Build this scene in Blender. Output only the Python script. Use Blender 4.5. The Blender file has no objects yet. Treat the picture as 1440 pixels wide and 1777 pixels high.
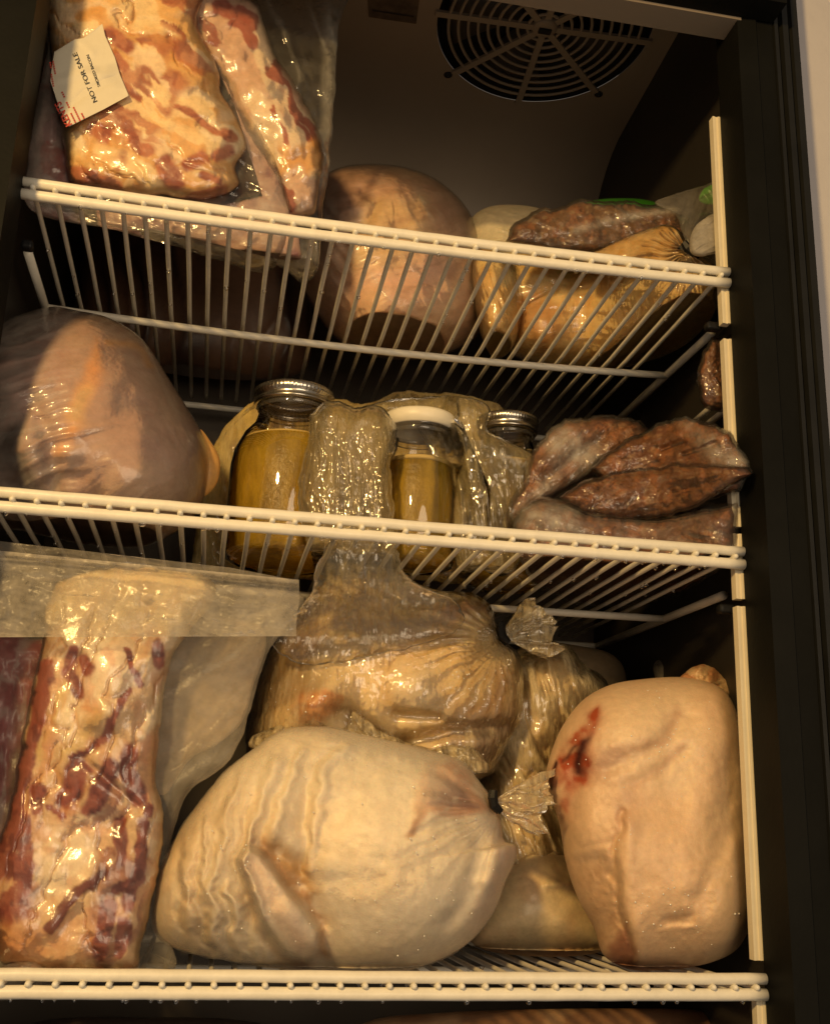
import bpy, math, random
import numpy as np
from mathutils import Vector, Matrix
rng = np.random.default_rng(7)
random.seed(7)
SC = bpy.context.scene
COL = SC.collection
# ------------------------------------------------------------------ camera
CAM = np.array([.132, -.9089, .1331])
F = 1859.65
def _rot(a, b, c):
    ca, sa = math.cos(a), math.sin(a); Rz = np.array([[ca, -sa, 0], [sa, ca, 0], [0, 0, 1]])
    cb, sb = math.cos(b), math.sin(b); Rx = np.array([[1, 0, 0], [0, cb, -sb], [0, sb, cb]])
    cc, sc = math.cos(c), math.sin(c); Ry = np.array([[cc, 0, sc], [0, 1, 0], [-sc, 0, cc]])
    return Rz @ Rx @ Ry
R = _rot(-.18, .2728, -.0334)
cd = bpy.data.cameras.new('camera'); cam = bpy.data.objects.new('camera', cd); COL.objects.link(cam)
M = Matrix.Identity(4)
for i in range(3):
    M[i][0] = R[i, 0]; M[i][1] = R[i, 2]; M[i][2] = -R[i, 1]; M[i][3] = CAM[i]
cam.matrix_world = M
cd.sensor_fit = 'VERTICAL'; cd.sensor_height = 36.0; cd.lens = F * 36.0 / 1777
cd.clip_start = .01; cd.clip_end = 50
SC.camera = cam
# ------------------------------------------------------------------ light
W = bpy.data.worlds.new('World'); SC.world = W; W.use_nodes = True
W.node_tree.nodes['Background'].inputs[0].default_value = (1.0, .84, .68, 1)
W.node_tree.nodes['Background'].inputs[1].default_value = .17
def area(name, loc, target, size, power, color):
    l = bpy.data.lights.new(name, 'AREA'); l.shape = 'DISK'; l.size = size; l.energy = power; l.color = color
    o = bpy.data.objects.new(name, l); COL.objects.link(o); o.location = loc
    o.rotation_euler = (Vector(target) - Vector(loc)).to_track_quat('-Z', 'Y').to_euler(); return o
area('room_lamp', (-.62, -1.62, .98), (.27, .05, .3), .16, 34.0, (1.0, .64, .235))
area('room_fill', (.7, -2.3, .35), (.27, 0, .4), 1.3, 16.0, (1.0, .78, .53))  # added soft fill for light bounced off the room; no window stands there
SC.view_settings.view_transform = 'Standard'; SC.view_settings.look = 'None'
SC.view_settings.exposure = 0; SC.view_settings.gamma = 1
SC.render.engine = 'CYCLES'
SC.cycles.transparent_max_bounces = 24; SC.cycles.max_bounces = 8
SC.cycles.sample_clamp_indirect = 3.0
# ------------------------------------------------------------------ pixel helpers
def dirs(px, py):
    px = np.asarray(px, float); py = np.asarray(py, float)
    v = np.stack([(px - 720) / F, np.ones_like(px), (888.5 - py) / F], -1)
    return v @ R.T
def aty(px, py, y):
    d = dirs(px, py); y = np.asarray(y, float)
    return CAM + d * ((y - CAM[1]) / d[..., 1])[..., None]
def atz(px, py, z):
    d = dirs(px, py)
    return CAM + d * ((z - CAM[2]) / d[..., 2])[..., None]
# ------------------------------------------------------------------ noise in numpy
def hsh(ix, iy, seed):
    n = (ix.astype(np.int64) * 374761393 + iy.astype(np.int64) * 668265263 + seed * 982451653) & 0xffffffff
    n = ((n ^ (n >> 13)) * 1274126177) & 0xffffffff
    n = (n ^ (n >> 16)) & 0xffff
    return n / 65535.0
def vn(x, y, seed=0):
    ix = np.floor(x); iy = np.floor(y); fx = x - ix; fy = y - iy
    fx = fx * fx * fx * (fx * (fx * 6 - 15) + 10); fy = fy * fy * fy * (fy * (fy * 6 - 15) + 10)
    a = hsh(ix, iy, seed); b = hsh(ix + 1, iy, seed); c = hsh(ix, iy + 1, seed); d = hsh(ix + 1, iy + 1, seed)
    return (a + (b - a) * fx) * (1 - fy) + (c + (d - c) * fx) * fy
def fbm(x, y, s, o=4, seed=0):
    """noise of feature size s pixels, range about -1..1"""
    x = x / s; y = y / s; r = 0; a = 1; t = 0
    for k in range(o):
        r = r + a * (vn(x + 17.3 * k, y - 9.1 * k, seed + k) * 2 - 1); t += a; a *= .5; x = x * 2.03; y = y * 2.03
    return r / t * 1.5
def rot2(x, y, deg):
    c, s = math.cos(math.radians(deg)), math.sin(math.radians(deg))
    return x * c + y * s, -x * s + y * c
def ridged(x, y, deg, across, along, seed=0, o=3):
    """long creases running in image direction deg (0 = to the right, 90 = down)"""
    u, v = rot2(x, y, deg)
    v = v + 10 * fbm(u, v, 90, 2, seed + 50)
    r = 0; a = 1
    for k in range(o):
        n = vn(u / along + 3 * k, v / across, seed + k); r = r + a * (1 - np.abs(2 * n - 1)) ** 2; a *= .55; across /= 1.9; along /= 1.6
    return r / 1.85
def sst(e0, e1, x):
    t = np.clip((x - e0) / (e1 - e0), 0, 1); return t * t * (3 - 2 * t)
def dseg(x, y, pts):
    best = np.full(x.shape, 1e9); tt = np.zeros(x.shape); n = len(pts) - 1
    if n == 0: return np.hypot(x - pts[0][0], y - pts[0][1]), tt
    for i in range(n):
        ax, ay = pts[i][:2]; bx, by = pts[i + 1][:2]; dx, dy = bx - ax, by - ay
        t = np.clip(((x - ax) * dx + (y - ay) * dy) / (dx * dx + dy * dy + 1e-9), 0, 1)
        d = np.hypot(x - ax - t * dx, y - ay - t * dy); m = d < best
        best[m] = d[m]; tt[m] = (i + t[m]) / n
    return best, tt
def stroke(x, y, pts, w, hard=2.0):
    d, _ = dseg(x, y, pts); return np.exp(-(d / w) ** hard)
def region(x, y, poly, soft=6):
    """1 inside the polygon, 0 outside"""
    inside = np.zeros(x.shape, bool); n = len(poly)
    for i in range(n):
        x0, y0 = poly[i]; x1, y1 = poly[(i + 1) % n]
        c = ((y0 > y) != (y1 > y)) & (x < (x1 - x0) * (y - y0) / ((y1 - y0) + 1e-12) + x0); inside ^= c
    d, _ = dseg(x, y, list(poly) + [poly[0]]); d = np.where(inside, d, -d)
    return sst(-soft, soft, d)
def mixc(c, col, m):
    return c * (1 - m[..., None]) + np.array(col) * m[..., None]
def solid(x, col):
    return np.ones(x.shape + (1,)) * np.array(col)
# ------------------------------------------------------------------ objects
def link(o, parent=None):
    COL.objects.link(o)
    if parent is not None: o.parent = parent
    return o
def thing(name, label, cat, loc, group=None):
    o = bpy.data.objects.new(name, None); o.empty_display_size = .02; o.location = [float(v) for v in loc]
    COL.objects.link(o); o['label'] = label; o['category'] = cat
    if group: o['group'] = group
    return o
def tag(o, label, cat, group=None):
    o['label'] = label; o['category'] = cat
    if group: o['group'] = group
    return o
def mesh(name, V, faces, mat, parent=None, col=None, haze=None, smooth=True, label=None):
    V = np.asarray(V, float)
    if parent is not None:
        V = V - np.array(root_loc(parent))
    me = bpy.data.meshes.new(name); me.from_pydata(V.tolist(), [], faces if isinstance(faces, list) else faces.tolist()); me.materials.append(mat)
    if smooth: me.polygons.foreach_set('use_smooth', [True] * len(me.polygons))
    if col is not None:
        a = me.color_attributes.new('Col', 'FLOAT_COLOR', 'POINT')
        a.data.foreach_set('color', np.concatenate([np.clip(col, 0, 1), np.ones((len(col), 1))], 1).astype(np.float32).ravel())
    if haze is not None:
        a = me.attributes.new('haze', 'FLOAT', 'POINT'); a.data.foreach_set('value', np.clip(haze, 0, 1).astype(np.float32))
    me.update()
    o = bpy.data.objects.new(name, me); link(o, parent)
    if label: o['label'] = label
    return o
def root_loc(p):
    l = Vector(p.location)
    while p.parent is not None: p = p.parent; l = l + Vector(p.location)
    return l
def spline(pts, n, sharp=False):
    """closed Catmull-Rom through pts, n samples evenly spaced"""
    P = np.array(pts, float); m = len(P); out = []
    if sharp:
        Q2 = np.vstack([P, P[:1]]); s = np.r_[0, np.cumsum(np.hypot(*np.diff(Q2, axis=0).T))]; u = np.linspace(0, s[-1], n, endpoint=False)
        return np.stack([np.interp(u, s, Q2[:, k]) for k in range(2)], 1)
    for i in range(m):
        p0, p1, p2, p3 = P[i - 1], P[i], P[(i + 1) % m], P[(i + 2) % m]
        t = np.linspace(0, 1, 24, endpoint=False)[:, None]
        out.append(.5 * ((2 * p1) + (-p0 + p2) * t + (2 * p0 - 5 * p1 + 4 * p2 - p3) * t * t + (-p0 + 3 * p1 - 3 * p2 + p3) * t ** 3))
    Q = np.concatenate(out); Q2 = np.vstack([Q, Q[:1]]); s = np.r_[0, np.cumsum(np.hypot(*np.diff(Q2, axis=0).T))]
    u = np.linspace(0, s[-1], n, endpoint=False)
    return np.stack([np.interp(u, s, Q2[:, k]) for k in range(2)], 1)
SHELF = []
def blob(name, outline, y0, T, Tb, mat, parent=None, spine=None, disp=None, col=None, haze=None, nt=300, nr=80, nb=14,
         p=2.0, rim=0, grow=0, front_only=False, tilt=(0, 0), label=None, rough=0, floor=None, sharp=False):
    """A closed rounded body: outline traced at depth y0, swelling T forward and Tb back."""
    if mat.name.endswith('film') and not callable(y0): nb = 5
    Q = spline(outline, nt, sharp); c0 = Q.mean(0)
    if spine is None: spine = [c0]
    S = np.array(spine, float)
    if len(S) == 1: Cn = np.repeat(S, nt, 0)
    else:
        best = np.full(nt, 1e9); Cn = np.zeros((nt, 2))
        for i in range(len(S) - 1):
            a, b = S[i], S[i + 1]; t = np.clip(((Q - a) @ (b - a)) / ((b - a) @ (b - a)), 0, 1); C = a + t[:, None] * (b - a)
            d = np.hypot(*(Q - C).T); m = d < best; best[m] = d[m]; Cn[m] = C[m]
        k = 9; pad = np.vstack([Cn[-k:], Cn, Cn[:k]]); Cn = np.stack([np.convolve(pad[:, j], np.ones(2 * k + 1) / (2 * k + 1), 'valid') for j in range(2)], 1)
    D = Q - Cn
    if grow:
        L = np.hypot(*D.T)[:, None]; D = D * (1 + grow / L)
    if rough:
        a = np.arange(nt) / nt * 2 * math.pi; L = np.hypot(*D.T)
        D = D * (1 + rough * fbm(Q[:, 0], Q[:, 1], 26, 4, 91) / L)[:, None]
    ph = np.linspace(0, math.pi / 2, nr + 1)[1:]
    X = [];Y = [];H = [];Wt = []
    def ring(r, h, w):
        pp = Cn + D * r; X.append(pp[:, 0]); Y.append(pp[:, 1]); H.append(np.full(nt, h)); Wt.append(np.full(nt, w))
    for f in ph:
        r = math.sin(f); ring(r, T * max(0, 1 - r ** p) ** (.5 if p <= 2.6 else .42), 1 - r ** 10)
    if not front_only:
        for f in np.linspace(math.pi / 2, 0.06, nb)[1:]:
            r = math.sin(f); ring(r, -Tb * (1 - r ** p) ** .5, 0)
    X = np.array(X); Y = np.array(Y); H = np.array(H); Wt = np.array(Wt)
    nR = len(X); x = X.ravel(); y = Y.ravel(); h = H.ravel(); w = Wt.ravel()
    # the middle of the front: a fan point (or a strip along the spine collapsed to the mean)
    x = np.r_[x, Cn[:, 0]]; y = np.r_[y, Cn[:, 1]]; h = np.r_[h, np.full(nt, T)]; w = np.r_[w, np.ones(nt)]
    if disp is not None: h = h + disp(x, y) * w
    yb = y0(x, y) if callable(y0) else y0
    yy = yb + tilt[0] * (x - c0[0]) + tilt[1] * (y - c0[1]) - h
    fl = floor if floor is not None else (SHELF[0] if SHELF else None)
    if fl is not None:      # nothing sinks through the shelf it stands on
        dd = dirs(x, y); tz = (fl + .0045 - CAM[2]) / dd[:, 2]; yp = CAM[1] + tz * dd[:, 1]
        if fl > CAM[2]: m = (dd[:, 2] > 1e-4) & (yy < yp) & (yp < .6); yy[m] = yp[m]
        else: m = (dd[:, 2] < -1e-4) & (yy > yp); yy[m] = np.maximum(yp[m], 0.012)
    V = aty(x, y, yy)
    k = np.arange(nt); k2 = (k + 1) % nt; Fc = []
    base = nR * nt
    Fc.append(np.stack([base + k, base + k2, k2, k], 1))
    for i in range(nR - 1): Fc.append(np.stack([i * nt + k, i * nt + k2, (i + 1) * nt + k2, (i + 1) * nt + k], 1))
    Fc = np.concatenate(Fc); faces = Fc.tolist()
    if not front_only: faces.append(list(((nR - 1) * nt + k).tolist()))
    if len(S) > 2: faces.append((base + k).tolist())
    colv = col(x, y) if col is not None else None
    hz = haze(x, y) if callable(haze) else (np.full(len(x), haze) if haze is not None else None)
    o = mesh(name, V, faces, mat, parent, colv, hz, label=label)
    return o
def sheet(name, quad, ydepth, mat, parent=None, disp=None, col=None, haze=None, nu=60, nv=60, mask=None, thick=.0006, label=None):
    """A thin film: corner or edge polylines (left, right) swept across; ydepth(px,py)->Y"""
    Lp, Rp = [np.array(q, float) for q in quad]
    def par(P, t):
        s = np.r_[0, np.cumsum(np.hypot(*np.diff(P, axis=0).T))]; s /= s[-1]
        return np.stack([np.interp(t, s, P[:, j]) for j in range(2)], 1)
    v = np.linspace(0, 1, nv); A = par(Lp, v); B = par(Rp, v); u = np.linspace(0, 1, nu)[None, :, None]
    P = A[:, None] * (1 - u) + B[:, None] * u; x = P[..., 0].ravel(); y = P[..., 1].ravel()
    yy = ydepth(x, y) if callable(ydepth) else np.full(x.shape, float(ydepth))
    if disp is not None: yy = yy - disp(x, y)
    V = aty(x, y, yy); i = np.arange(nv - 1)[:, None] * nu + np.arange(nu - 1)[None]
    Fc = np.stack([i, i + 1, i + nu + 1, i + nu], -1).reshape(-1, 4)
    o = mesh(name, V, Fc, mat, parent, col(x, y) if col is not None else None,
             haze(x, y) if callable(haze) else (np.full(len(x), haze) if haze is not None else None), label=label)
    return o
def tube_mesh(paths, r, n=8, cap=True):
    V = []; Fc = []
    for pts in paths:
        P = [Vector(p) for p in pts]; b = len(V)
        for i, q in enumerate(P):
            d = (P[min(i + 1, len(P) - 1)] - P[max(i - 1, 0)]).normalized()
            a = d.cross(Vector((0, 0, 1)) if abs(d.z) < .9 else Vector((1, 0, 0))).normalized(); c = d.cross(a)
            rr = r[i] if isinstance(r, (list, tuple)) else r
            for k in range(n):
                t = 2 * math.pi * k / n; V.append(q + a * math.cos(t) * rr + c * math.sin(t) * rr)
        for i in range(len(P) - 1):
            for k in range(n):
                Fc.append([b + i * n + k, b + i * n + (k + 1) % n, b + (i + 1) * n + (k + 1) % n, b + (i + 1) * n + k])
        if cap:
            Fc.append([b + k for k in range(n)][::-1]); Fc.append([b + (len(P) - 1) * n + k for k in range(n)])
    return np.array([tuple(v) for v in V]), Fc
def box(x0, x1, y0, y1, z0, z1):
    V = np.array([(x, y, z) for x in (x0, x1) for y in (y0, y1) for z in (z0, z1)], float)
    return V, [[0, 1, 3, 2], [4, 6, 7, 5], [0, 4, 5, 1], [2, 3, 7, 6], [0, 2, 6, 4], [1, 5, 7, 3]]
def bevel(o, w=.001, seg=2):
    m = o.modifiers.new('bevel', 'BEVEL'); m.width = w; m.segments = seg; m.limit_method = 'ANGLE'; return o
def lathe(prof, cx, cy, n=64, z0=0, lean=(0, 0)):
    V = []; Fc = []
    for r, z in prof:
        for k in range(n):
            t = 2 * math.pi * k / n; V.append((cx + r * math.cos(t) + lean[0] * z, cy + r * math.sin(t) + lean[1] * z, z0 + z))
    for i in range(len(prof) - 1):
        for k in range(n): Fc.append([i * n + k, i * n + (k + 1) % n, (i + 1) * n + (k + 1) % n, (i + 1) * n + k])
    return np.array(V), Fc
# ------------------------------------------------------------------ materials
def nodes(name):
    m = bpy.data.materials.new(name); m.use_nodes = True; nt = m.node_tree; nt.nodes.clear()
    out = nt.nodes.new('ShaderNodeOutputMaterial'); return m, nt, out
def N(nt, t, **kw):
    n = nt.nodes.new(t)
    for k, v in kw.items():
        if k.startswith('_'): setattr(n, k[1:], v)
        else: n.inputs[k.replace('_', ' ')].default_value = v
    return n
def bumpchain(nt, specs, dist=.001):
    """specs: list of (scale, strength, kind, stretch)"""
    tc = N(nt, 'ShaderNodeTexCoord'); prev = None
    for sc, st, kind, stretch in specs:
        mp = N(nt, 'ShaderNodeMapping'); mp.inputs['Scale'].default_value = stretch; nt.links.new(tc.outputs['Object'], mp.inputs[0])
        if kind == 'noise':
            t = N(nt, 'ShaderNodeTexNoise', Scale=sc, Detail=4.0, Roughness=.6); h = t.outputs[0]
        elif kind == 'voro':
            t = N(nt, 'ShaderNodeTexVoronoi', Scale=sc); t.feature = 'SMOOTH_F1'; h = t.outputs['Distance']
        nt.links.new(mp.outputs[0], t.inputs['Vector'])
        b = N(nt, 'ShaderNodeBump', Strength=st, Distance=dist); nt.links.new(h, b.inputs['Height'])
        if prev is not None: nt.links.new(prev.outputs[0], b.inputs['Normal'])
        prev = b
    return prev
def flesh(name, rough=.42, sss=.12, bumps=((260, .25, 'noise', (1, 1, 1)), (900, .15, 'noise', (1, 1, 1))), var=.18, coat=0.0, spec=.5, wet=0):
    m, nt, out = nodes(name)
    at = N(nt, 'ShaderNodeAttribute', _attribute_name='Col'); tc = N(nt, 'ShaderNodeTexCoord')
    n1 = N(nt, 'ShaderNodeTexNoise', Scale=140.0, Detail=6.0, Roughness=.7); nt.links.new(tc.outputs['Object'], n1.inputs['Vector'])
    mr = N(nt, 'ShaderNodeMapRange'); mr.inputs[1].default_value = .3; mr.inputs[2].default_value = .7; mr.inputs[3].default_value = 1 - var; mr.inputs[4].default_value = 1 + var
    nt.links.new(n1.outputs[0], mr.inputs[0])
    mx = N(nt, 'ShaderNodeVectorMath', _operation='SCALE'); nt.links.new(at.outputs['Color'], mx.inputs[0]); nt.links.new(mr.outputs[0], mx.inputs['Scale'])
    p = N(nt, 'ShaderNodeBsdfPrincipled', Roughness=rough); p.inputs['Specular IOR Level'].default_value = spec
    nt.links.new(mx.outputs[0], p.inputs['Base Color'])
    p.inputs['Subsurface Weight'].default_value = sss; p.inputs['Subsurface Radius'].default_value = (.012, .005, .003); p.inputs['Subsurface Scale'].default_value = .5
    p.inputs['Coat Weight'].default_value = coat; p.inputs['Coat Roughness'].default_value = .12
    b = bumpchain(nt, bumps); nt.links.new(b.outputs[0], p.inputs['Normal'])
    nt.links.new(p.outputs[0], out.inputs[0]); return m
def film(name, tint=(.80, .76, .68), rough=.1, gloss=1.0, bumps=((120, .5, 'noise', (1, 1, 1)), (420, .25, 'noise', (1, 1, 1))), dist=.002, streak=(1, 1, 1), sscale=60, base=.05, contrast=1.0, usecol=False):
    m, nt, out = nodes(name)
    b = bumpchain(nt, bumps, dist)
    tr = N(nt, 'ShaderNodeBsdfTransparent'); tr.inputs[0].default_value = (.97, .96, .94, 1)
    gl = N(nt, 'ShaderNodeBsdfGlossy', Roughness=rough); gl.inputs[0].default_value = (1, 1, 1, 1); nt.links.new(b.outputs[0], gl.inputs['Normal'])
    df = N(nt, 'ShaderNodeBsdfDiffuse'); df.inputs[0].default_value = (*tint, 1); nt.links.new(b.outputs[0], df.inputs['Normal'])
    tl = N(nt, 'ShaderNodeBsdfTranslucent'); tl.inputs[0].default_value = (*tint, 1)
    ds = N(nt, 'ShaderNodeMixShader'); ds.inputs[0].default_value = .3; nt.links.new(df.outputs[0], ds.inputs[1]); nt.links.new(tl.outputs[0], ds.inputs[2])
    at = N(nt, 'ShaderNodeAttribute', _attribute_name='haze')
    tc = N(nt, 'ShaderNodeTexCoord'); mp = N(nt, 'ShaderNodeMapping'); mp.inputs['Scale'].default_value = streak; nt.links.new(tc.outputs['Object'], mp.inputs[0])
    nz = N(nt, 'ShaderNodeTexNoise', Scale=float(sscale), Detail=5.0, Roughness=.65); nt.links.new(mp.outputs[0], nz.inputs['Vector'])
    mr = N(nt, 'ShaderNodeMapRange'); mr.inputs[1].default_value = .5 - .22 / contrast; mr.inputs[2].default_value = .5 + .22 / contrast; mr.inputs[3].default_value = .35; mr.inputs[4].default_value = 1.65
    nt.links.new(nz.outputs[0], mr.inputs[0])
    mu = N(nt, 'ShaderNodeMath', _operation='MULTIPLY'); mu.use_clamp = True; nt.links.new(at.outputs['Fac'], mu.inputs[0]); nt.links.new(mr.outputs[0], mu.inputs[1])
    mh = N(nt, 'ShaderNodeMixShader'); nt.links.new(mu.outputs[0], mh.inputs[0]); nt.links.new(tr.outputs[0], mh.inputs[1]); nt.links.new(ds.outputs[0], mh.inputs[2])
    fr = N(nt, 'ShaderNodeFresnel', IOR=1.45); nt.links.new(b.outputs[0], fr.inputs['Normal'])
    m2 = N(nt, 'ShaderNodeMath', _operation='MULTIPLY_ADD'); m2.use_clamp = True; nt.links.new(fr.outputs[0], m2.inputs[0]); m2.inputs[1].default_value = gloss; m2.inputs[2].default_value = base - .04
    mg = N(nt, 'ShaderNodeMixShader'); nt.links.new(m2.outputs[0], mg.inputs[0]); nt.links.new(mh.outputs[0], mg.inputs[1]); nt.links.new(gl.outputs[0], mg.inputs[2])
    nt.links.new(mg.outputs[0], out.inputs[0]); return m
def plain(name, color, rough=.5, metal=0, var=.1, scale=30, bump=.1, bscale=200, spec=.5, dirt=None, stretch=(1, 1, 1)):
    m, nt, out = nodes(name); tc = N(nt, 'ShaderNodeTexCoord')
    mp = N(nt, 'ShaderNodeMapping'); mp.inputs['Scale'].default_value = stretch; nt.links.new(tc.outputs['Object'], mp.inputs[0])
    n1 = N(nt, 'ShaderNodeTexNoise', Scale=float(scale), Detail=6.0, Roughness=.65); nt.links.new(mp.outputs[0], n1.inputs['Vector'])
    cr = N(nt, 'ShaderNodeValToRGB'); cr.color_ramp.elements[0].position = .3; cr.color_ramp.elements[1].position = .7
    cr.color_ramp.elements[0].color = (*[c * (1 - var) for c in color], 1); cr.color_ramp.elements[1].color = (*[min(1, c * (1 + var)) for c in color], 1)
    nt.links.new(n1.outputs[0], cr.inputs[0]); src = cr.outputs[0]
    if dirt:
        n3 = N(nt, 'ShaderNodeTexNoise', Scale=float(dirt[1]), Detail=8.0, Roughness=.7); nt.links.new(tc.outputs['Object'], n3.inputs['Vector'])
        r3 = N(nt, 'ShaderNodeMapRange'); r3.inputs[1].default_value = dirt[2]; r3.inputs[2].default_value = dirt[2] + .06; nt.links.new(n3.outputs[0], r3.inputs[0])
        mx = N(nt, 'ShaderNodeMix', _data_type='RGBA'); nt.links.new(r3.outputs[0], mx.inputs[0]); nt.links.new(src, mx.inputs[6]); mx.inputs[7].default_value = (*dirt[0], 1); src = mx.outputs[2]
    p = N(nt, 'ShaderNodeBsdfPrincipled', Roughness=rough, Metallic=metal); p.inputs['Specular IOR Level'].default_value = spec; nt.links.new(src, p.inputs['Base Color'])
    n2 = N(nt, 'ShaderNodeTexNoise', Scale=float(bscale), Detail=4.0); nt.links.new(mp.outputs[0], n2.inputs['Vector'])
    b = N(nt, 'ShaderNodeBump', Strength=bump, Distance=.001); nt.links.new(n2.outputs[0], b.inputs['Height']); nt.links.new(b.outputs[0], p.inputs['Normal'])
    nt.links.new(p.outputs[0], out.inputs[0]); return m
WIRE = plain('coated_wire', (.80, .76, .66), rough=.38, var=.08, scale=60, bump=.5, bscale=90, dirt=((.42, .33, .2), 260, .70))
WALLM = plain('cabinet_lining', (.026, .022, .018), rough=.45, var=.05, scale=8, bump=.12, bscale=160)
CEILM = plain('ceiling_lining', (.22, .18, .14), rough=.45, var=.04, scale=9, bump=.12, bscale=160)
BLACKM = plain('black_door_frame', (.007, .007, .006), rough=.5, spec=.06, var=.2, scale=14, bump=.15, bscale=220, dirt=((.05, .045, .04), 700, .74))
RUBBER = plain('rubber_gasket', (.010, .010, .009), rough=.4, spec=.3, var=.2, bump=.1)
DARK = plain('dark_cavity', (.015, .013, .012), rough=.7)
ROOM = plain('painted_wall', (.50, .475, .49), rough=.75, var=.05, scale=14, bump=.5, bscale=120, dirt=((.22, .18, .16), 90, .73))
STRIP = plain('cream_standard', (.80, .72, .54), rough=.4, var=.05, scale=40, bump=.3, bscale=110, dirt=((.3, .2, .1), 200, .70))
CLIP = plain('black_clip', (.008, .008, .009), rough=.45, spec=.2)
WATER = film('water', rough=.02, gloss=1.6, base=.10, bumps=((50, .05, 'noise', (1, 1, 1)),))
FROST = flesh('frosted_skin', rough=.42, sss=.22, var=.10, bumps=((120, .15, 'noise', (1, 1, 1)), (650, .35, 'noise', (1, 1, 1))))
SKIN = flesh('poultry_skin', rough=.38, sss=.18, var=.14)
MEAT = flesh('wet_meat', rough=.36, sss=.10, var=.16, coat=.2, bumps=((90, .25, 'noise', (1, 1, 1)), (380, .2, 'noise', (1, 1, 1))))
GROUND = flesh('ground_meat', rough=.45, sss=.08, var=.35, bumps=((300, .6, 'voro', (1, 1, 1)), (500, .6, 'noise', (1, 1, 1))))
CLEAR = film('clear_film', rough=.10, gloss=.85, base=.045, dist=.002, bumps=((45, .5, 'noise', (1, 1, .5)), (150, .25, 'noise', (1, 1, 1))))
WETF = film('wet_film', tint=(.78, .64, .38), rough=.08, gloss=1.2, base=.08, dist=.002, contrast=1.6, streak=(3.0, 1, .5), sscale=70, bumps=((55, .55, 'noise', (3.2, 1, .45)), (200, .5, 'voro', (1, 1, .7))))
MILK = film('milky_film', tint=(.56, .51, .43), rough=.26, gloss=.45, base=.03, dist=.0015, contrast=.7, bumps=((40, .35, 'noise', (1, 1, 1)), (420, .10, 'voro', (1, 1, 1))))
FROSTF = film('frosty_film', tint=(.72, .66, .56), rough=.36, gloss=.4, base=.03, dist=.0015, contrast=1.0, streak=(2.2, 1, .6), sscale=60, bumps=((55, .14, 'noise', (2.4, 1, .5)), (520, .22, 'voro', (1, 1, 1))))
DRAPE = film('drape_film', tint=(.66, .54, .28), rough=.07, gloss=1.2, base=.08, dist=.002, contrast=1.6, streak=(3.0, 1, .5), sscale=50, bumps=((40, .5, 'noise', (3.0, 1, .4)), (150, .5, 'voro', (1, 1, .7))))
BEAD = plain('ice_bead', (.8, .78, .72), rough=.08, spec=1.0, bump=0)
FLAT = flesh('printed_label', rough=.55, sss=0, var=.03, bumps=((60, .3, 'noise', (1, 1, 1)),))
# ================================================================== THE CABINET
Z1, Z2, Z3 = .6652, .3731, 0.0
XL, XR = -.098, .652          # inner side walls
OL, OR = -.0725, .6135        # clear opening of the door frame
YB, ZT, ZB = .515, 1.10, -.38
cab = thing('refrigerator', 'black framed refrigerator cabinet with dark lining, fan grille overhead and cream shelf standards', 'refrigerator', (.27, .2, ZB))
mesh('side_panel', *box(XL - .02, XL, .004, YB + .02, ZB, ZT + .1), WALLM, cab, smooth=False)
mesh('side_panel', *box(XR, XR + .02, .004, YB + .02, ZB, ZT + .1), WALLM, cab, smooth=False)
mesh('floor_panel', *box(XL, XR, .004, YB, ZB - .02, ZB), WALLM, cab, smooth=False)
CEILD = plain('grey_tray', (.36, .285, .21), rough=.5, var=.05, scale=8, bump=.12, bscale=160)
# back wall rolling into the sloping ceiling tray; round hole for the fan
fc = aty(945, 46, .2); fr_, slope = .138, math.radians(4)
def tray(x, y):   # height of the tray
    return fc[2] - (y - fc[1]) * math.tan(slope)
prof = []
rb = .16; zt_b = tray(0, YB - rb)
for t in np.linspace(0, math.pi / 2, 10): prof.append((YB - rb + rb * math.cos(t) , zt_b - rb + rb * math.sin(t)))
V = []; Fc = []
pr = [(YB, ZB), (YB, .2), (YB, .6), prof[0]]
# panel up to the start of the tray proper
for (y, z) in pr: V += [(XL, y, z), (XR, y, z)]
for i in range(len(pr) - 1): Fc.append([2 * i, 2 * i + 1, 2 * i + 3, 2 * i + 2])
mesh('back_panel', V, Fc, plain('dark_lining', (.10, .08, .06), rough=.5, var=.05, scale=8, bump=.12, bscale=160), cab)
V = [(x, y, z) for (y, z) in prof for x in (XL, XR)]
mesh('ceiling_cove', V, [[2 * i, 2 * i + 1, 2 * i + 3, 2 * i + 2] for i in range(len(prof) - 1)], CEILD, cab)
ye = YB - rb
nth = 96; V = []; Fc = []
for k in range(nth):
    t = 2 * math.pi * k / nth; c, s = math.cos(t), math.sin(t)
    V.append((fc[0] + fr_ * c, fc[1] + fr_ * s, tray(0, fc[1] + fr_ * s)))
    tx = ((XR if c > 0 else XL) - fc[0]) / c if abs(c) > 1e-6 else 1e9
    ty = ((ye if s > 0 else -.03) - fc[1]) / s if abs(s) > 1e-6 else 1e9
    q = min(tx, ty); V.append((fc[0] + q * c, fc[1] + q * s, tray(0, fc[1] + q * s)))
for k in range(nth): a, b = 2 * k, 2 * ((k + 1) % nth); Fc.append([a, a + 1, b + 1, b])
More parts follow.
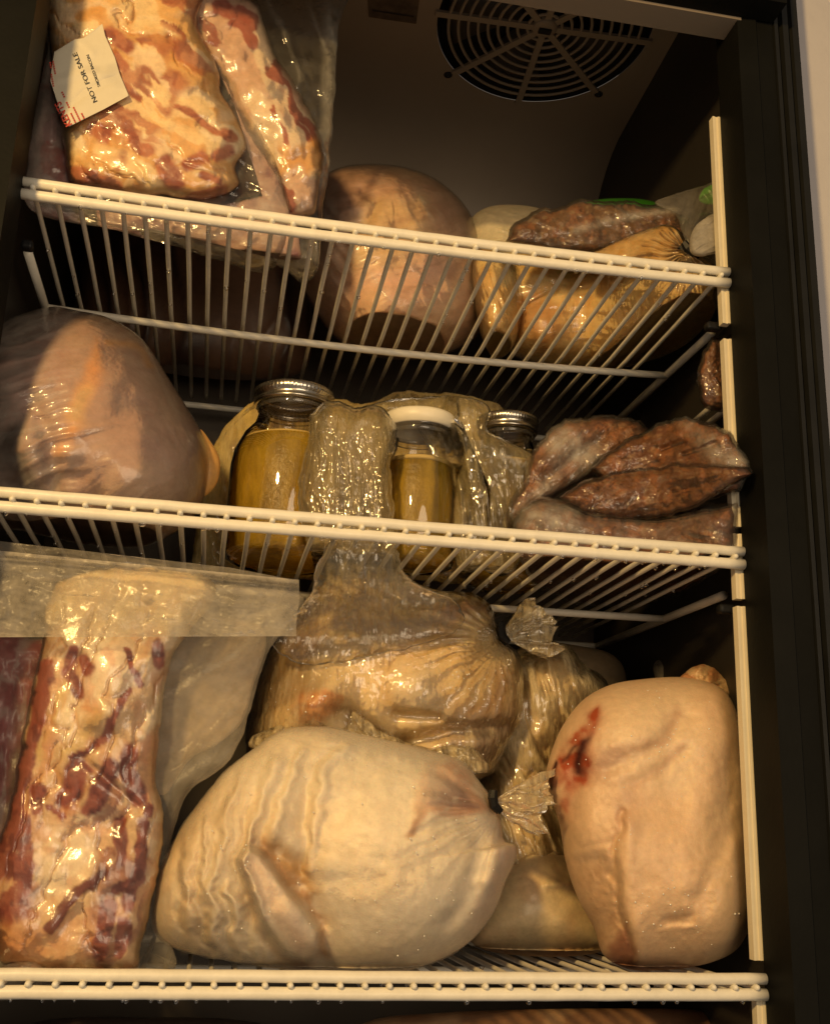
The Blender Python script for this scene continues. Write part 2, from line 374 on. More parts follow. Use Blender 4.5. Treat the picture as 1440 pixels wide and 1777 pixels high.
for cx_, cy_ in ((XR, ye), (XL, ye), (XL, -.03), (XR, -.03)):
    V.append((cx_, cy_, tray(0, cy_))); j = len(V) - 1
    best = sorted(range(nth), key=lambda k: (V[2 * k + 1][0] - cx_) ** 2 + (V[2 * k + 1][1] - cy_) ** 2)
    for k in range(nth):
        a, b = 2 * k + 1, 2 * ((k + 1) % nth) + 1
        va, vb = V[a], V[b]
        if min(abs(va[0] - cx_), abs(vb[0] - cx_)) < 1e-6 and min(abs(va[1] - cy_), abs(vb[1] - cy_)) < 1e-6 and abs(va[0] - vb[0]) > 1e-6 and abs(va[1] - vb[1]) > 1e-6: Fc.append([a, j, b])
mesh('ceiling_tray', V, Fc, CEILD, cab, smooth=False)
# fan housing behind the hole, rings and spokes of the grille
cap = lambda y: tray(0, y)
V, Fc = lathe([(fr_, 0), (fr_, .035), (0.001, .036)], fc[0], fc[1], 96, fc[2] + .0005); V[:, 2] -= (V[:, 1] - fc[1]) * math.tan(slope)
mesh('fan_well', V, Fc, DARK, cab)
for k in range(5):
    t0 = 2 * math.pi * k / 5 + .3; P = []
    for r in np.linspace(.03, .125, 8):
        for w_ in (0, .5, 1): t = t0 + w_ * .75 - r * 2; P.append((fc[0] + r * math.cos(t), fc[1] + r * math.sin(t), tray(0, fc[1] + r * math.sin(t)) + .012 + .014 * w_))
    Fb = [[i * 3 + j, i * 3 + j + 1, i * 3 + j + 4, i * 3 + j + 3] for i in range(7) for j in range(2)]
    o = mesh('fan_blade', P, Fb, plain('fan_plastic', (.10, .085, .07), rough=.5) if k == 0 else bpy.data.materials['fan_plastic'], cab)
    sm = o.modifiers.new('solid', 'SOLIDIFY'); sm.thickness = .002
grille = bpy.data.objects.new('fan_grille', None); grille.location = [0, 0, 0]; link(grille, cab)
grille.location = Vector(fc) - Vector(cab.location)
for i in range(9):
    r = .022 + i * (fr_ - .024) / 9.0
    pts = []
    for k in range(73):
        t = 2 * math.pi * k / 72; pts.append((fc[0] + r * math.cos(t), fc[1] + r * math.sin(t), tray(0, fc[1] + r * math.sin(t)) - .0015))
    V, Fc = tube_mesh([pts], .0022, 6, False); V[:, 2] = V[:, 2]
    mesh('ring', V, Fc, CEILD, grille)
for k in range(8):
    t = 2 * math.pi * k / 8 + math.radians(-2); c, s = math.cos(t), math.sin(t)
    P = []
    for r in (.012, fr_ + .004):
        for w_ in (-.0042, .0042):
            for dz in (-.004, .0):
                x, y = fc[0] + r * c - w_ * s, fc[1] + r * s + w_ * c; P.append((x, y, tray(0, y) + dz))
    Fb = [[0, 1, 3, 2], [4, 6, 7, 5], [0, 4, 5, 1], [2, 3, 7, 6], [0, 2, 6, 4], [1, 5, 7, 3]]
    mesh('spoke', P, Fb, CEILD, grille, smooth=False)
V, Fc = lathe([(.001, -.006), (.012, -.006), (.016, -.004), (.016, .003)], fc[0], fc[1], 32, fc[2]); mesh('hub', V, Fc, CEILD, grille)
mesh('hub_slot', *box(fc[0] - .008, fc[0] + .008, fc[1] - .004, fc[1] + .004, fc[2] - .009, fc[2] - .0055), DARK, grille, smooth=False)
for a in (-135, -45, 45, 135):
    x, y = fc[0] + (fr_ + .012) * math.cos(math.radians(a - 2)), fc[1] + (fr_ + .012) * math.sin(math.radians(a - 2))
    V, Fc = lathe([(.001, -.0025), (.0045, -.0022), (.0058, -.001), (.006, .001)], x, y, 20, tray(0, y)); mesh('screw', V, Fc, DARK, cab)
# rating sticker on the tray
def on_tray(px, py, off=.0015):
    lo, hi = -.3, .6
    for _ in range(40):
        mid = (lo + hi) / 2; P = aty(px, py, mid)
        if P[2] < tray(0, mid): lo = mid
        else: hi = mid
    P = aty(px, py, lo); P[2] -= off; return P
STK = plain('brown_sticker', (.12, .085, .055), rough=.5, var=.35, scale=90)
st = [on_tray(*q) for q in ((637, -14), (728, -4), (722, 40), (640, 28))]
mesh('rating_sticker', st, [[0, 1, 2, 3]], STK, cab, smooth=False)
for yy_ in (2, 14, 24):
    P = [on_tray(646, yy_, .002), on_tray(718, yy_ + 11, .002), on_tray(718, yy_ + 14, .002), on_tray(646, yy_ + 3, .002)]
    mesh('print_line', P, [[0, 1, 2, 3]], WALLM if yy_ == 14 else STK, cab, smooth=False)
# black front frame: header, jambs with ridges; pale lip under the header
mesh('header', *box(OL - .04, OR + .0395, -.075, -.046, .943, 1.35), BLACKM, cab, smooth=False)
mesh('header_lip', *box(OL - .002, OR + .004, -.0455, -.014, .940, .975), CEILM, cab, smooth=False)
mesh('header_return', *box(OL - .02, OR + .03, -.0139, -.004, .950, 1.16), WALLM, cab, smooth=False)
def ext(profile, z0, z1):
    n = len(profile); V = [(x, y, z) for z in (z0, z1) for x, y in profile]
    return V, [[i, (i + 1) % n, n + (i + 1) % n, n + i] for i in range(n)] + [list(range(n))[::-1], list(range(n, 2 * n))]
mesh('right_jamb', *ext([(OR, .003), (OR, -.044), (OR + .020, -.046), (OR + .022, -.043), (OR + .040, -.043), (OR + .040, .003)], ZB - .1, 1.3), BLACKM, cab, smooth=False)
gx = OR + .040
gp = [(gx, .003), (gx, -.040)]
for i, (w_, d_) in enumerate(((.006, .046), (.003, .040), (.008, .047), (.004, .041), (.009, .045), (.004, .034), (.005, .030))):
    gp += [(gx + .001, -d_), (gx + w_ - .001, -d_)]; gx += w_
gp += [(gx, .003)]
mesh('door_gasket', *ext(gp, ZB - .1, 1.3), RUBBER, cab, smooth=False)
mesh('left_jamb', *ext([(OL, .003), (OL - .001, -.048), (OL - .053, -.048), (OL - .055, .003)], ZB - .1, 1.3), BLACKM, cab, smooth=False)
BRN = plain('bronze_trim', (.50, .33, .10), rough=.4, metal=.3, var=.2)
mesh('outer_trim', *ext([(OL - .057, .003), (OL - .057, -.045), (OL - .12, -.045), (OL - .12, .003)], ZB - .1, 1.3), BRN, cab, smooth=False)
# cream shelf standards in the front corners (interrupted at the shelf clips)
for (za, zb) in ((.617, .858), (.405, .600), (.335, .398), (.02, .328), (ZB, -.012)):
    xa, xb = OR - .0072, OR + .0012
    mesh('shelf_standard', *ext([(xa, .014), (xa, .0055), (xa + .0025, .0055), (xa + .0025, .0062), (xa + .0055, .0062), (xa + .0055, .005), (xb, .005), (xb, .014)], za, zb), STRIP, cab, smooth=False)
for z in (Z1, Z2, Z3):
    o = mesh('shelf_clip', *box(OR - .018, OR - .001, .017, .028, z - .050, z - .041), CLIP, cab, smooth=False); bevel(o, .003, 3)
    o = mesh('shelf_clip', *box(OL + .001, OL + .012, .017, .028, z - .050, z - .041), CLIP, cab, smooth=False); bevel(o, .003, 3)
# the painted wall beside the refrigerator
w = mesh('wall', *box(gx + .002, 1.6, .004, .06, -1.0, 2.0), ROOM, smooth=False); w['kind'] = 'structure'

# ================================================================== SHELVES
def make_shelf(z, x0, x1, ymid, zoff, sag, label, group='white wire shelves', start_px=None):
    t = thing('wire_shelf', label, 'shelf', (.27, .2, z - .02), group)
    S = lambda x: -sag * (1 - ((x - (x0 + x1) / 2) / ((x1 - x0) / 2)) ** 2)
    xs = np.linspace(x0, x1, 40)
    jit = [random.uniform(-.0002, .0002) for _ in xs]
    V, Fc = tube_mesh([[(x, 0, z + .0062 + S(x) + j) for x, j in zip(xs, jit)]], .0047, 14); mesh('front_rail', V, Fc, WIRE, t)
    V, Fc = tube_mesh([[(x, 0, z - .0062 + S(x) + j) for x, j in zip(xs, jit)]], .0050, 14); mesh('front_rail', V, Fc, WIRE, t)
    x2, x3 = XL + .020, XR - .018
    xr = np.linspace(x2, x3, 30); S2 = lambda x: -2.2 * sag * (1 - min(1, abs((x - .28) / .37)) ** 2)
    V, Fc = tube_mesh([[(x, ymid, z - zoff + S2(x)) for x in xr]], .0042, 10); mesh('cross_rail', V, Fc, WIRE, t)
    V, Fc = tube_mesh([[(x, .455, z - zoff + .4 * S2(x)) for x in xr]], .0042, 10); mesh('cross_rail', V, Fc, WIRE, t)
    for sx in (x2, x3):
        V, Fc = tube_mesh([[(sx, .085, z - zoff), (sx, .2, z - zoff), (sx, .465, z - zoff)]], .0045, 10); mesh('side_rail', V, Fc, WIRE, t)
    n = 35; first = None
    for k in range(n):
        x = x0 + .012 + (x1 - x0 - .022) * k / (n - 1)
        zz = z + S(x); dx = random.uniform(-.0012, .0012)
        zm = z - zoff + .0062 + S2(x) if zoff < .012 else z - .004 + S2(x)
        r = .0024
        path = [(x, -.0066, zz), (x, -.0058, zz), (x, -.004, zz), (x + dx * .2, .02, zz - .0006), (x + dx, .11, (zz + zm) / 2), (x + dx * .6, ymid, zm), (x, .46, z - .006 + .4 * S2(x))]
        V, Fc = tube_mesh([path], [.0009, .0020, .0026, r, r, r, r], 8); mesh('rod', V, Fc, WIRE, t)
    # water beads hanging under the wires
    V = []; Fc = []
    def bead(c, r):
        b = len(V); nn = 10
        for i in range(7):
            a = math.pi * i / 6
            for k in range(nn):
                q = 2 * math.pi * k / nn; V.append((c[0] + r * math.sin(a) * math.cos(q), c[1] + r * math.sin(a) * math.sin(q), c[2] + r * (1.25 if a > 1.57 else .9) * math.cos(a)))
        for i in range(6):
            for k in range(nn): Fc.append([b + i * nn + k, b + i * nn + (k + 1) % nn, b + (i + 1) * nn + (k + 1) % nn, b + (i + 1) * nn + k])
    for k in range(26):
        x = random.uniform(x0 + .02, x1 - .02); bead((x, -.001, z - .0112 + S(x)), random.uniform(.0012, .0026))
    for k in range(46):
        i = random.randrange(n); x = x0 + .012 + (x1 - x0 - .022) * i / (n - 1); y = random.uniform(.02, .19)
        bead((x, y, z - .0035 + (S(x) * (1 - y / ymid) + (S2(x) - .004) * y / ymid)), random.uniform(.0012, .0025))
    o = mesh('water_droplets', V, Fc, WATER, t); o['kind'] = 'stuff'
    return t
make_shelf(Z1, OL - .003, OR - .0008, .205, .020, .0042, 'uppermost white wire shelf, sagging a little under the labelled bacon and round turkey')
make_shelf(Z2, OL - .003, OR - .0008, .232, .018, .0006, 'middle white wire shelf carrying the broth jars')
make_shelf(Z3, OL - .003, OR - .0008, .220, .018, .0004, 'lowest white wire shelf with the whole chickens standing on it')
# ================================================================== GOODS
RED = (.30, .055, .045); DRED = (.13, .022, .025); FAT = (.74, .58, .42); PINK = (.58, .28, .21); ORG = (.55, .24, .07); CREAM = (.70, .55, .36)
def warp(x, y, a, s, seed):
    return x + a * fbm(x, y, s, 3, seed), y + a * fbm(x, y, s, 3, seed + 31)
def specks(o, n, parent, seed=1, top=.6):
    rs = random.Random(seed); me = o.data; V = []; Fc = []; k = len(me.vertices); got = 0
    base = root_loc(parent)
    while got < n:
        v = me.vertices[rs.randrange(int(k * top))]; r = rs.uniform(.00035, .0009); c = v.co + v.normal * r * .3 + base; b = len(V)
        for i in range(5):
            a = math.pi * i / 4
            for q in range(6): V.append((c[0] + r * math.sin(a) * math.cos(q * 1.047), c[1] + r * math.sin(a) * math.sin(q * 1.047), c[2] + r * math.cos(a)))
        for i in range(4):
            for q in range(6): Fc.append([b + i * 6 + q, b + i * 6 + (q + 1) % 6, b + (i + 1) * 6 + (q + 1) % 6, b + (i + 1) * 6 + q])
        got += 1
    s = mesh('frost_beads', V, Fc, BEAD, parent); s['kind'] = 'stuff'
SHELF[:] = [Z3 - .0009]
def meatwarp(x, y, seed, a=13, s=60):
    x2, y2 = warp(x, y, a, s, seed); return warp(x2, y2, a * .38, s * .28, seed + 7)
def bfbm(x, y, ang, along, across, o=3, seed=0):
    u, v = rot2(x, y, ang); return fbm(u * across / along, v, across, o, seed)
def seams(x2, y2, ang, across, along, seed):
    u, v = rot2(x2, y2, ang); n = fbm(u * across / along, v, across, 2, seed); return np.exp(-(n / .11) ** 2)
# ---------- shelf 3 : whole chicken in the middle front
def cM(x, y):
    c = solid(x, (.82, .72, .57)); x2, y2 = warp(x, y, 12, 60, 5)
    c = mixc(c, (.72, .54, .33), .6 * stroke(x2, y2, [(330, 1420), (300, 1540), (330, 1620)], 60) + .3 * sst(-.2, .7, fbm(x, y, 110, 3, 9)))
    c = mixc(c, (.42, .24, .08), .9 * stroke(x2, y2, [(470, 1470), (498, 1500), (525, 1545)], 22))
    c = mixc(c, (.46, .25, .11), .8 * stroke(x2, y2, [(455, 1462), (505, 1530), (562, 1605), (562, 1650)], 9)); c = mixc(c, (.50, .32, .18), .5 * stroke(x2, y2, [(412, 1500), (440, 1580), (480, 1660), (530, 1680)], 8))  # shade in the creases round the wing, put into the colour
    c = mixc(c, (.64, .34, .20), .9 * region(x2, y2, [(735, 1320), (790, 1310), (835, 1370), (860, 1410), (800, 1415), (740, 1400), (715, 1425), (705, 1440), (720, 1360)], 10))
    c = mixc(c, (.28, .15, .12), .85 * region(x2, y2, [(745, 1340), (790, 1345), (835, 1400), (780, 1395), (745, 1385)], 8))
    c = mixc(c, (.42, .24, .14), .8 * stroke(x2, y2, [(735, 1370), (715, 1410), (703, 1440)], 6))
    c = mixc(c, (.78, .62, .50), .7 * stroke(x2, y2, [(870, 1475), (885, 1485), (860, 1540), (830, 1600)], 18))
    c = mixc(c, (.80, .70, .56), .5 * sst(.2, .9, fbm(x, y, 22, 3, 14)))
    c = mixc(c, (.74, .52, .40), .55 * stroke(x2, y2, [(440, 1500), (530, 1640)], 22)); c = mixc(c, (.86, .80, .68), .6 * stroke(x2, y2, [(640, 1300), (720, 1340)], 60))
    return c
def dM(x, y):
    h = .004 * fbm(x, y, 150, 3, 3) + .0012 * fbm(x, y, 34, 3, 4)
    wing = [(412, 1490), (432, 1468), (455, 1482), (490, 1530), (530, 1580), (556, 1615), (556, 1648), (528, 1668), (492, 1655), (462, 1610), (436, 1560)]
    h += .021 * region(x, y, wing, 9) + .004 * stroke(x, y, [(500, 1590), (530, 1635)], 26) - .004 * stroke(x, y, [(425, 1560), (455, 1630), (500, 1680), (560, 1672)], 12)
    h -= .005 * stroke(x, y, [(462, 1462), (505, 1530), (560, 1600)], 16)
    h -= .007 * stroke(x, y, [(480, 1475), (515, 1500), (520, 1530)], 18)
    h += .018 * stroke(x, y, [(690, 1480), (720, 1560)], 110)
    h -= .005 * stroke(x, y, [(530, 1330), (520, 1450), (560, 1600), (570, 1690)], 24)
    h += .004 * region(x, y, [(735, 1320), (790, 1310), (850, 1390), (860, 1430), (790, 1410), (710, 1440)], 14)
    h += .014 * stroke(x, y, [(872, 1478), (856, 1530)], 24) + .006 * stroke(x, y, [(850, 1540), (815, 1610)], 22)
    h -= .005 * stroke(x, y, [(835, 1460), (825, 1540), (780, 1600)], 18)
    k = sst(560, 500, x) * sst(1280, 1330, y)
    for pts in ([(470, 1330), (455, 1400), (425, 1500), (450, 1580), (470, 1690)], [(420, 1340), (385, 1430), (370, 1530), (378, 1680)], [(520, 1300), (490, 1390), (470, 1470)], [(600, 1290), (560, 1330), (545, 1420), (540, 1500)],
                [(360, 1430), (352, 1500), (365, 1600), (400, 1690)], [(400, 1540), (405, 1620), (430, 1690)], [(440, 1560), (445, 1640), (440, 1690)], [(340, 1440), (315, 1530), (330, 1600)]):
        x2, y2 = warp(x, y, 11, 44, 8); k_ = .55 + .6 * vn(x / 60, y / 45, 19); h += .0056 * k_ * stroke(x2, y2, pts, 7 + 3 * k_) - .0038 * k_ * stroke(x2 + 14, y2, pts, 9)
    h += .0018 * ridged(x, y, 20, 26, 90, 6) * sst(1420, 1300, y)
    return h
oM = [(262, 1590), (272, 1520), (300, 1460), (345, 1395), (390, 1340), (440, 1300), (490, 1268), (560, 1262), (640, 1278), (740, 1302), (800, 1322), (842, 1372), (866, 1418), (874, 1458), (894, 1468), (893, 1492), (876, 1530), (852, 1590), (800, 1645), (715, 1682), (620, 1692), (560, 1688), (480, 1680), (400, 1668), (320, 1650), (275, 1628)]
t = thing('bagged_chicken', 'whole pale chicken in a frosty clipped bag, at the very front of the lowest shelf', 'chicken', aty(590, 1690, .07))
blob('chicken', oM, .095, .072, .07, FROST, t, [(430, 1500), (700, 1500)], dM, cM, nt=420, nr=120, p=2.6)
def hzM(x, y):
    h = .035 + .18 * sst(520, 380, x) * (.4 + ridged(x, y, 95, 22, 120, 4)) + .28 * sst(1420, 1290, y) * (.3 + ridged(x, y, 15, 24, 90, 6)) + .10 * ridged(x, y, 25, 13, 90, 3) * region(x, y, [(735, 1320), (790, 1310), (850, 1390), (860, 1430), (720, 1440)], 16)
    return h
def dMf(x, y):
    r = sst(570, 430, x) + sst(1400, 1290, y)
    fan = 0
    u = np.arctan2(y - 1405, 868 - x) ; rr = np.hypot(x - 868, y - 1405); fan = .0038 * np.sin(u * 26 + 2 * fbm(x, y, 60, 2, 5)) * np.exp(-(rr / 150) ** 2)
    return dM(x, y) + .0015 + .0022 * ridged(x, y, 92, 24, 170, 12) * np.clip(r, 0, 1) + fan
fm = blob('plastic_bag', oM, .095, .0732, .071, FROSTF, t, [(430, 1500), (700, 1500)], dMf, None, hzM, nt=420, nr=110, grow=1.5, rough=2.0, p=2.6)
def tail(parent, name, pts_axis, w0, w1, y0, dy, mat, haze, seed=0, n=48):
    """gathered free end of a bag: a pleated fan from the clip outward"""
    (ax, ay), (bx, by) = pts_axis; d = np.array([bx - ax, by - ay], float); L = np.hypot(*d); d /= L; nrm = np.array([-d[1], d[0]])
    nu, nv = 60, n; X = np.zeros((nv, nu)); Y = np.zeros((nv, nu)); D = np.zeros((nv, nu))
    for i, v in enumerate(np.linspace(0, 1, nv)):
        s = np.linspace(-1, 1, nu); s2 = s + .26 * fbm(s * 3, s * 0 + v * 1.6, 1.0, 3, seed)
        wv = w0 + (w1 - w0) * v ** .75 * (1 + .10 * float(vn(np.array([v * 4.0]), np.array([0.0]), seed + 9)[0]))
        ln = L * v * (1 + .26 * fbm(s * 3.2, s * 0, 1.0, 4, seed + 4) * v + .07 * np.cos(s * 1.5))
        X[i] = ax + d[0] * ln + nrm[0] * s2 * wv; Y[i] = ay + d[1] * ln + nrm[1] * s2 * wv
        D[i] = dy * (.15 + v) * (1.3 * fbm(s * 4.2, s * 0 + v * 1.5, 1.0, 3, seed + 2) + .25 * np.sin(s * 22 + seed + 3 * v)) + dy * 2.6 * np.sqrt(np.clip(1 - s * s, 0, 1)) * (.3 + v)
    V = aty(X.ravel(), Y.ravel(), y0 - D.ravel()); V2 = aty(X.ravel(), Y.ravel(), y0 + .6 * D.ravel() + .001)
    i = np.arange(nv - 1)[:, None] * nu + np.arange(nu - 1)[None]; Fc = np.stack([i, i + 1, i + nu + 1, i + nu], -1).reshape(-1, 4)
    VV = np.vstack([V, V2]); FF = np.vstack([Fc, (Fc + nu * nv)[:, ::-1]])
    s = np.linspace(0, 1, nu * nv)
    return mesh(name, VV, FF, mat, parent, None, np.full(len(VV), haze))
def clip(parent, px, py, y0, ang=60, s=1.0):
    """a black bag clip: short bent bar around the gathered neck"""
    c = aty(px, py, y0); a = math.radians(ang); u = Vector((math.cos(a), 0, -math.sin(a))); v = Vector((math.sin(a), 0, math.cos(a)))
    c = Vector(c); P = [c - u * .010 * s + v * .003 * s, c - u * .004 * s, c + u * .003 * s - v * .001, c + u * .010 * s + v * .003 * s]
    P = [p + Vector((0, -.004, 0)) for p in P]
    V, Fc = tube_mesh([P], [.0030 * s, .0042 * s, .0042 * s, .0030 * s], 6); mesh('bag_clip', V, Fc, CLIP, parent, smooth=False)
    P = [p + Vector((0, .009, 0)) for p in P]
    V, Fc = tube_mesh([P], .0028 * s, 6); mesh('bag_clip', V, Fc, CLIP, parent, smooth=False)
clip(t, 856, 1392, .062, 70); specks(fm, 70, t, 3)
tail(t, 'bag_tail', ((862, 1392), (944, 1400)), 6, 62, .075, .007, WETF, .40, 3)
# ---------- chicken on the right
oN = [(947, 1345), (958, 1300), (978, 1256), (1012, 1214), (1060, 1188), (1120, 1178), (1180, 1175), (1230, 1184), (1262, 1205), (1284, 1255), (1294, 1320), (1300, 1420), (1306, 1530), (1302, 1600), (1280, 1645), (1240, 1668), (1180, 1681), (1110, 1684), (1075, 1676), (1045, 1655), (1030, 1610), (1003, 1560), (982, 1500), (970, 1430), (955, 1385)]
def cN(x, y):
    c = solid(x, (.72, .49, .30)); x2, y2 = warp(x, y, 10, 50, 15)
    c = mixc(c, (.76, .57, .36), .7 * region(x2, y2, [(1010, 1230), (1100, 1190), (1200, 1200), (1240, 1300), (1180, 1380), (1060, 1330), (1030, 1290)], 40))
    c = mixc(c, (.52, .30, .18), .55 * stroke(x2, y2, [(1175, 1240), (1150, 1290), (1070, 1310), (1010, 1345)], 11) + .5 * stroke(x2, y2, [(1185, 1300), (1150, 1330), (1095, 1362)], 8))
    c = mixc(c, (.50, .33, .24), .6 * stroke(x2, y2, [(1060, 1310), (1040, 1340)], 22))
    c = mixc(c, (.48, .29, .20), .5 * stroke(x2, y2, [(1090, 1390), (1080, 1420)], 26))
    blood = region(x2, y2, [(1040, 1225), (1030, 1262), (1025, 1285), (1030, 1310), (1015, 1340), (1012, 1362), (995, 1375), (987, 1410), (976, 1400), (975, 1360), (950, 1372), (945, 1350), (960, 1315), (1000, 1262), (1018, 1235)], 10); blood = np.clip(blood * (.8 + .5 * fbm(x, y, 20, 3, 79)) + .35 * stroke(x2, y2, [(1030, 1240), (1010, 1330), (975, 1420)], 26), 0, 1)
    c = mixc(c, (.34, .05, .010), .96 * blood * (.72 + .28 * sst(-.3, .3, fbm(x, y, 24, 3, 78))))
    c = mixc(c, (.04, .004, .003), .98 * sst(0,.5,blood) * np.clip(stroke(x2, y2, [(1020, 1285), (1012, 1310), (1002, 1345)], 9) + stroke(x2, y2, [(955, 1330), (948, 1360), (952, 1380)], 6) + .7 * stroke(x2, y2, [(1005, 1290), (975, 1325)], 4), 0, 1))
    c = mixc(c, (.46, .27, .15), .75 * region(x, y, [(990, 1500), (1050, 1500), (1075, 1560), (1092, 1640), (1090, 1684), (1040, 1660), (1030, 1600)], 22) * (.6 + .4 * sst(-.2, .6, fbm(x, y, 14, 3, 2))))
    c = mixc(c, (.30, .11, .06), .8 * region(x2, y2, [(1060, 1640), (1092, 1600), (1094, 1684), (1060, 1672)], 9))
    c = mixc(c, (.40, .25, .14), .6 * stroke(x2, y2, [(1165, 1600), (1190, 1592)], 12))
    c = mixc(c, (.52, .38, .22), .5 * region(x2, y2, [(1220, 1420), (1300, 1300), (1310, 1640), (1240, 1660)], 40))
    return c
def dN(x, y):
    h = .003 * fbm(x, y, 140, 3, 23) + .0006 * fbm(x, y, 18, 3, 24)
    x2, y2 = warp(x, y, 7, 40, 25)
    h -= .0055 * stroke(x2, y2, [(1075, 1415), (1066, 1460), (1064, 1520), (1072, 1580), (1092, 1640), (1097, 1690)], 6)
    h += .007 * stroke(x, y, [(1090, 1430), (1084, 1500), (1092, 1570), (1108, 1630), (1112, 1690)], 20)
    h -= .007 * region(x, y, [(990, 1490), (1040, 1480), (1066, 1500), (1074, 1580), (1094, 1640), (1096, 1700), (1000, 1700)], 14)
    h += .020 * stroke(x, y, [(1150, 1490), (1165, 1530)], 100)
    h += .010 * stroke(x, y, [(1110, 1260)], 90) + .008 * stroke(x, y, [(1010, 1430)], 50)
    h -= .0050 * stroke(x2, y2, [(1015, 1345), (1070, 1325), (1150, 1296), (1185, 1240)], 20)
    h -= .0026 * stroke(x2, y2, [(1095, 1365), (1150, 1332), (1190, 1302)], 12)
    h -= .008 * stroke(x, y, [(960, 1300), (995, 1330), (990, 1400)], 20)
    h -= .010 * stroke(x2, y2, [(1268, 1330), (1258, 1440), (1215, 1560)], 26)
    h -= .0040 * stroke(x2, y2, [(1160, 1600), (1195, 1590)], 11)
    h += .0014 * stroke(x2, y2, [(1150, 1616), (1200, 1606)], 7)
    h -= .0014 * stroke(x2, y2, [(1000, 1468), (1055, 1462)], 7)
    h += .0010 * np.maximum(0, fbm(x, y, 9, 2, 77)) * region(x, y, [(990, 1480), (1060, 1480), (1095, 1690), (1040, 1660)], 20)
    return h
t = thing('whole_chicken', 'unwrapped chicken with a dark blood smear, upright at the right end of the lowest shelf', 'chicken', aty(1150, 1684, .09))
fn_ = blob('chicken', oN, lambda x, y: .120 - .042 * sst(1150, 1300, x), .080, .07, FROST, t, [(1130, 1320), (1160, 1540)], dN, cN, nt=400, nr=120, p=2.2)
specks(fn_, 80, t, 4)
oNn = [(1170, 1190), (1190, 1165), (1212, 1153), (1236, 1156), (1250, 1166), (1262, 1185), (1268, 1205), (1258, 1222), (1222, 1222), (1190, 1208)]
blob('neck', oNn, .13, .022, .02, SKIN, t, None, lambda x, y: .006 * fbm(x, y, 22, 3, 4) + .003 * ridged(x, y, 40, 9, 60, 3), lambda x, y: mixc(solid(x, (.60, .40, .22)), (.42, .18, .08), .8 * sst(.1, .6, fbm(x, y, 20, 3, 8))), nt=120, nr=30, rough=3)
# ---------- pale bird low behind
oO = [(815, 1625), (835, 1560), (880, 1490), (940, 1455), (1000, 1490), (1040, 1560), (1058, 1630), (1040, 1652), (980, 1660), (900, 1658), (840, 1648)]
t = thing('whole_chicken', 'low pale chicken lying behind the clipped frosty bird, left of the upright chicken', 'chicken', aty(940, 1655, .21))
blob('chicken', oO, .235, .07, .07, SKIN, t, None, lambda x, y: .004 * fbm(x, y, 90, 3, 43) + .006 * stroke(x, y, [(950, 1535), (985, 1532)], 8), lambda x, y: mixc(solid(x, (.64, .50, .29)), (.60, .38, .20), .5 * sst(0, .7, fbm(x, y, 70, 3, 3))), nt=200, nr=50)
# ---------- bird in a heavily wrinkled bag, behind
oP = [(820, 1420), (835, 1300), (870, 1200), (905, 1140), (960, 1118), (1010, 1150), (1050, 1190), (1060, 1240), (1020, 1330), (1000, 1450), (1010, 1540), (990, 1580), (940, 1585), (880, 1600), (840, 1560), (825, 1500)]
def cP(x, y):
    c = solid(x, (.68, .52, .28)); c = mixc(c, (.50, .32, .15), .7 * sst(.0, .6, fbm(x, y, 80, 3, 33)))
    return mixc(c, (.62, .54, .38), .7 * sst(.45, .8, ridged(x, y, 68, 22, 110, 30)))
dP = lambda x, y: .006 * fbm(x, y, 90, 3, 35) + .007 * ridged(x, y, 68, 22, 110, 30)
t = thing('bagged_chicken', 'chicken in a deeply creased bag wedged between the upright bird and the two clipped ones', 'chicken', aty(930, 1580, .26))
blob('chicken', oP, .26, .06, .05, SKIN, t, [(950, 1200), (920, 1500)], dP, cP, nt=260, nr=80, rough=4)
blob('plastic_bag', oP, .26, .063, .052, WETF, t, [(950, 1200), (920, 1500)], lambda x, y: dP(x, y) + .002, None, lambda x, y: .12 + .55 * sst(.35, .8, ridged(x, y, 68, 22, 110, 30)), nt=260, nr=70, grow=3, rough=5)
oQ = [(880, 1150), (930, 1115), (1000, 1120), (1060, 1135), (1085, 1170), (1080, 1230), (1040, 1290), (950, 1300), (900, 1250)]
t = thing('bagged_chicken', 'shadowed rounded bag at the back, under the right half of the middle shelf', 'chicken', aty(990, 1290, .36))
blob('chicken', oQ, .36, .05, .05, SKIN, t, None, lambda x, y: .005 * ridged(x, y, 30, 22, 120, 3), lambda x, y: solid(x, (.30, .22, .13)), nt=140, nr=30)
oR = [(1135, 1150), (1180, 1135), (1250, 1128), (1300, 1140), (1300, 1210), (1240, 1230), (1170, 1220), (1142, 1190)]
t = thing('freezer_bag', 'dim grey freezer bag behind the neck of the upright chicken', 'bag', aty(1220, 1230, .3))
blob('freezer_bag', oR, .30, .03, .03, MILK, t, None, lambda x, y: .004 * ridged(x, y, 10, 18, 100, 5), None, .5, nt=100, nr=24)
blob('contents', oR, .304, .022, .02, SKIN, t, None, None, lambda x, y: solid(x, (.16, .14, .11)), nt=100, nr=20, grow=-4)
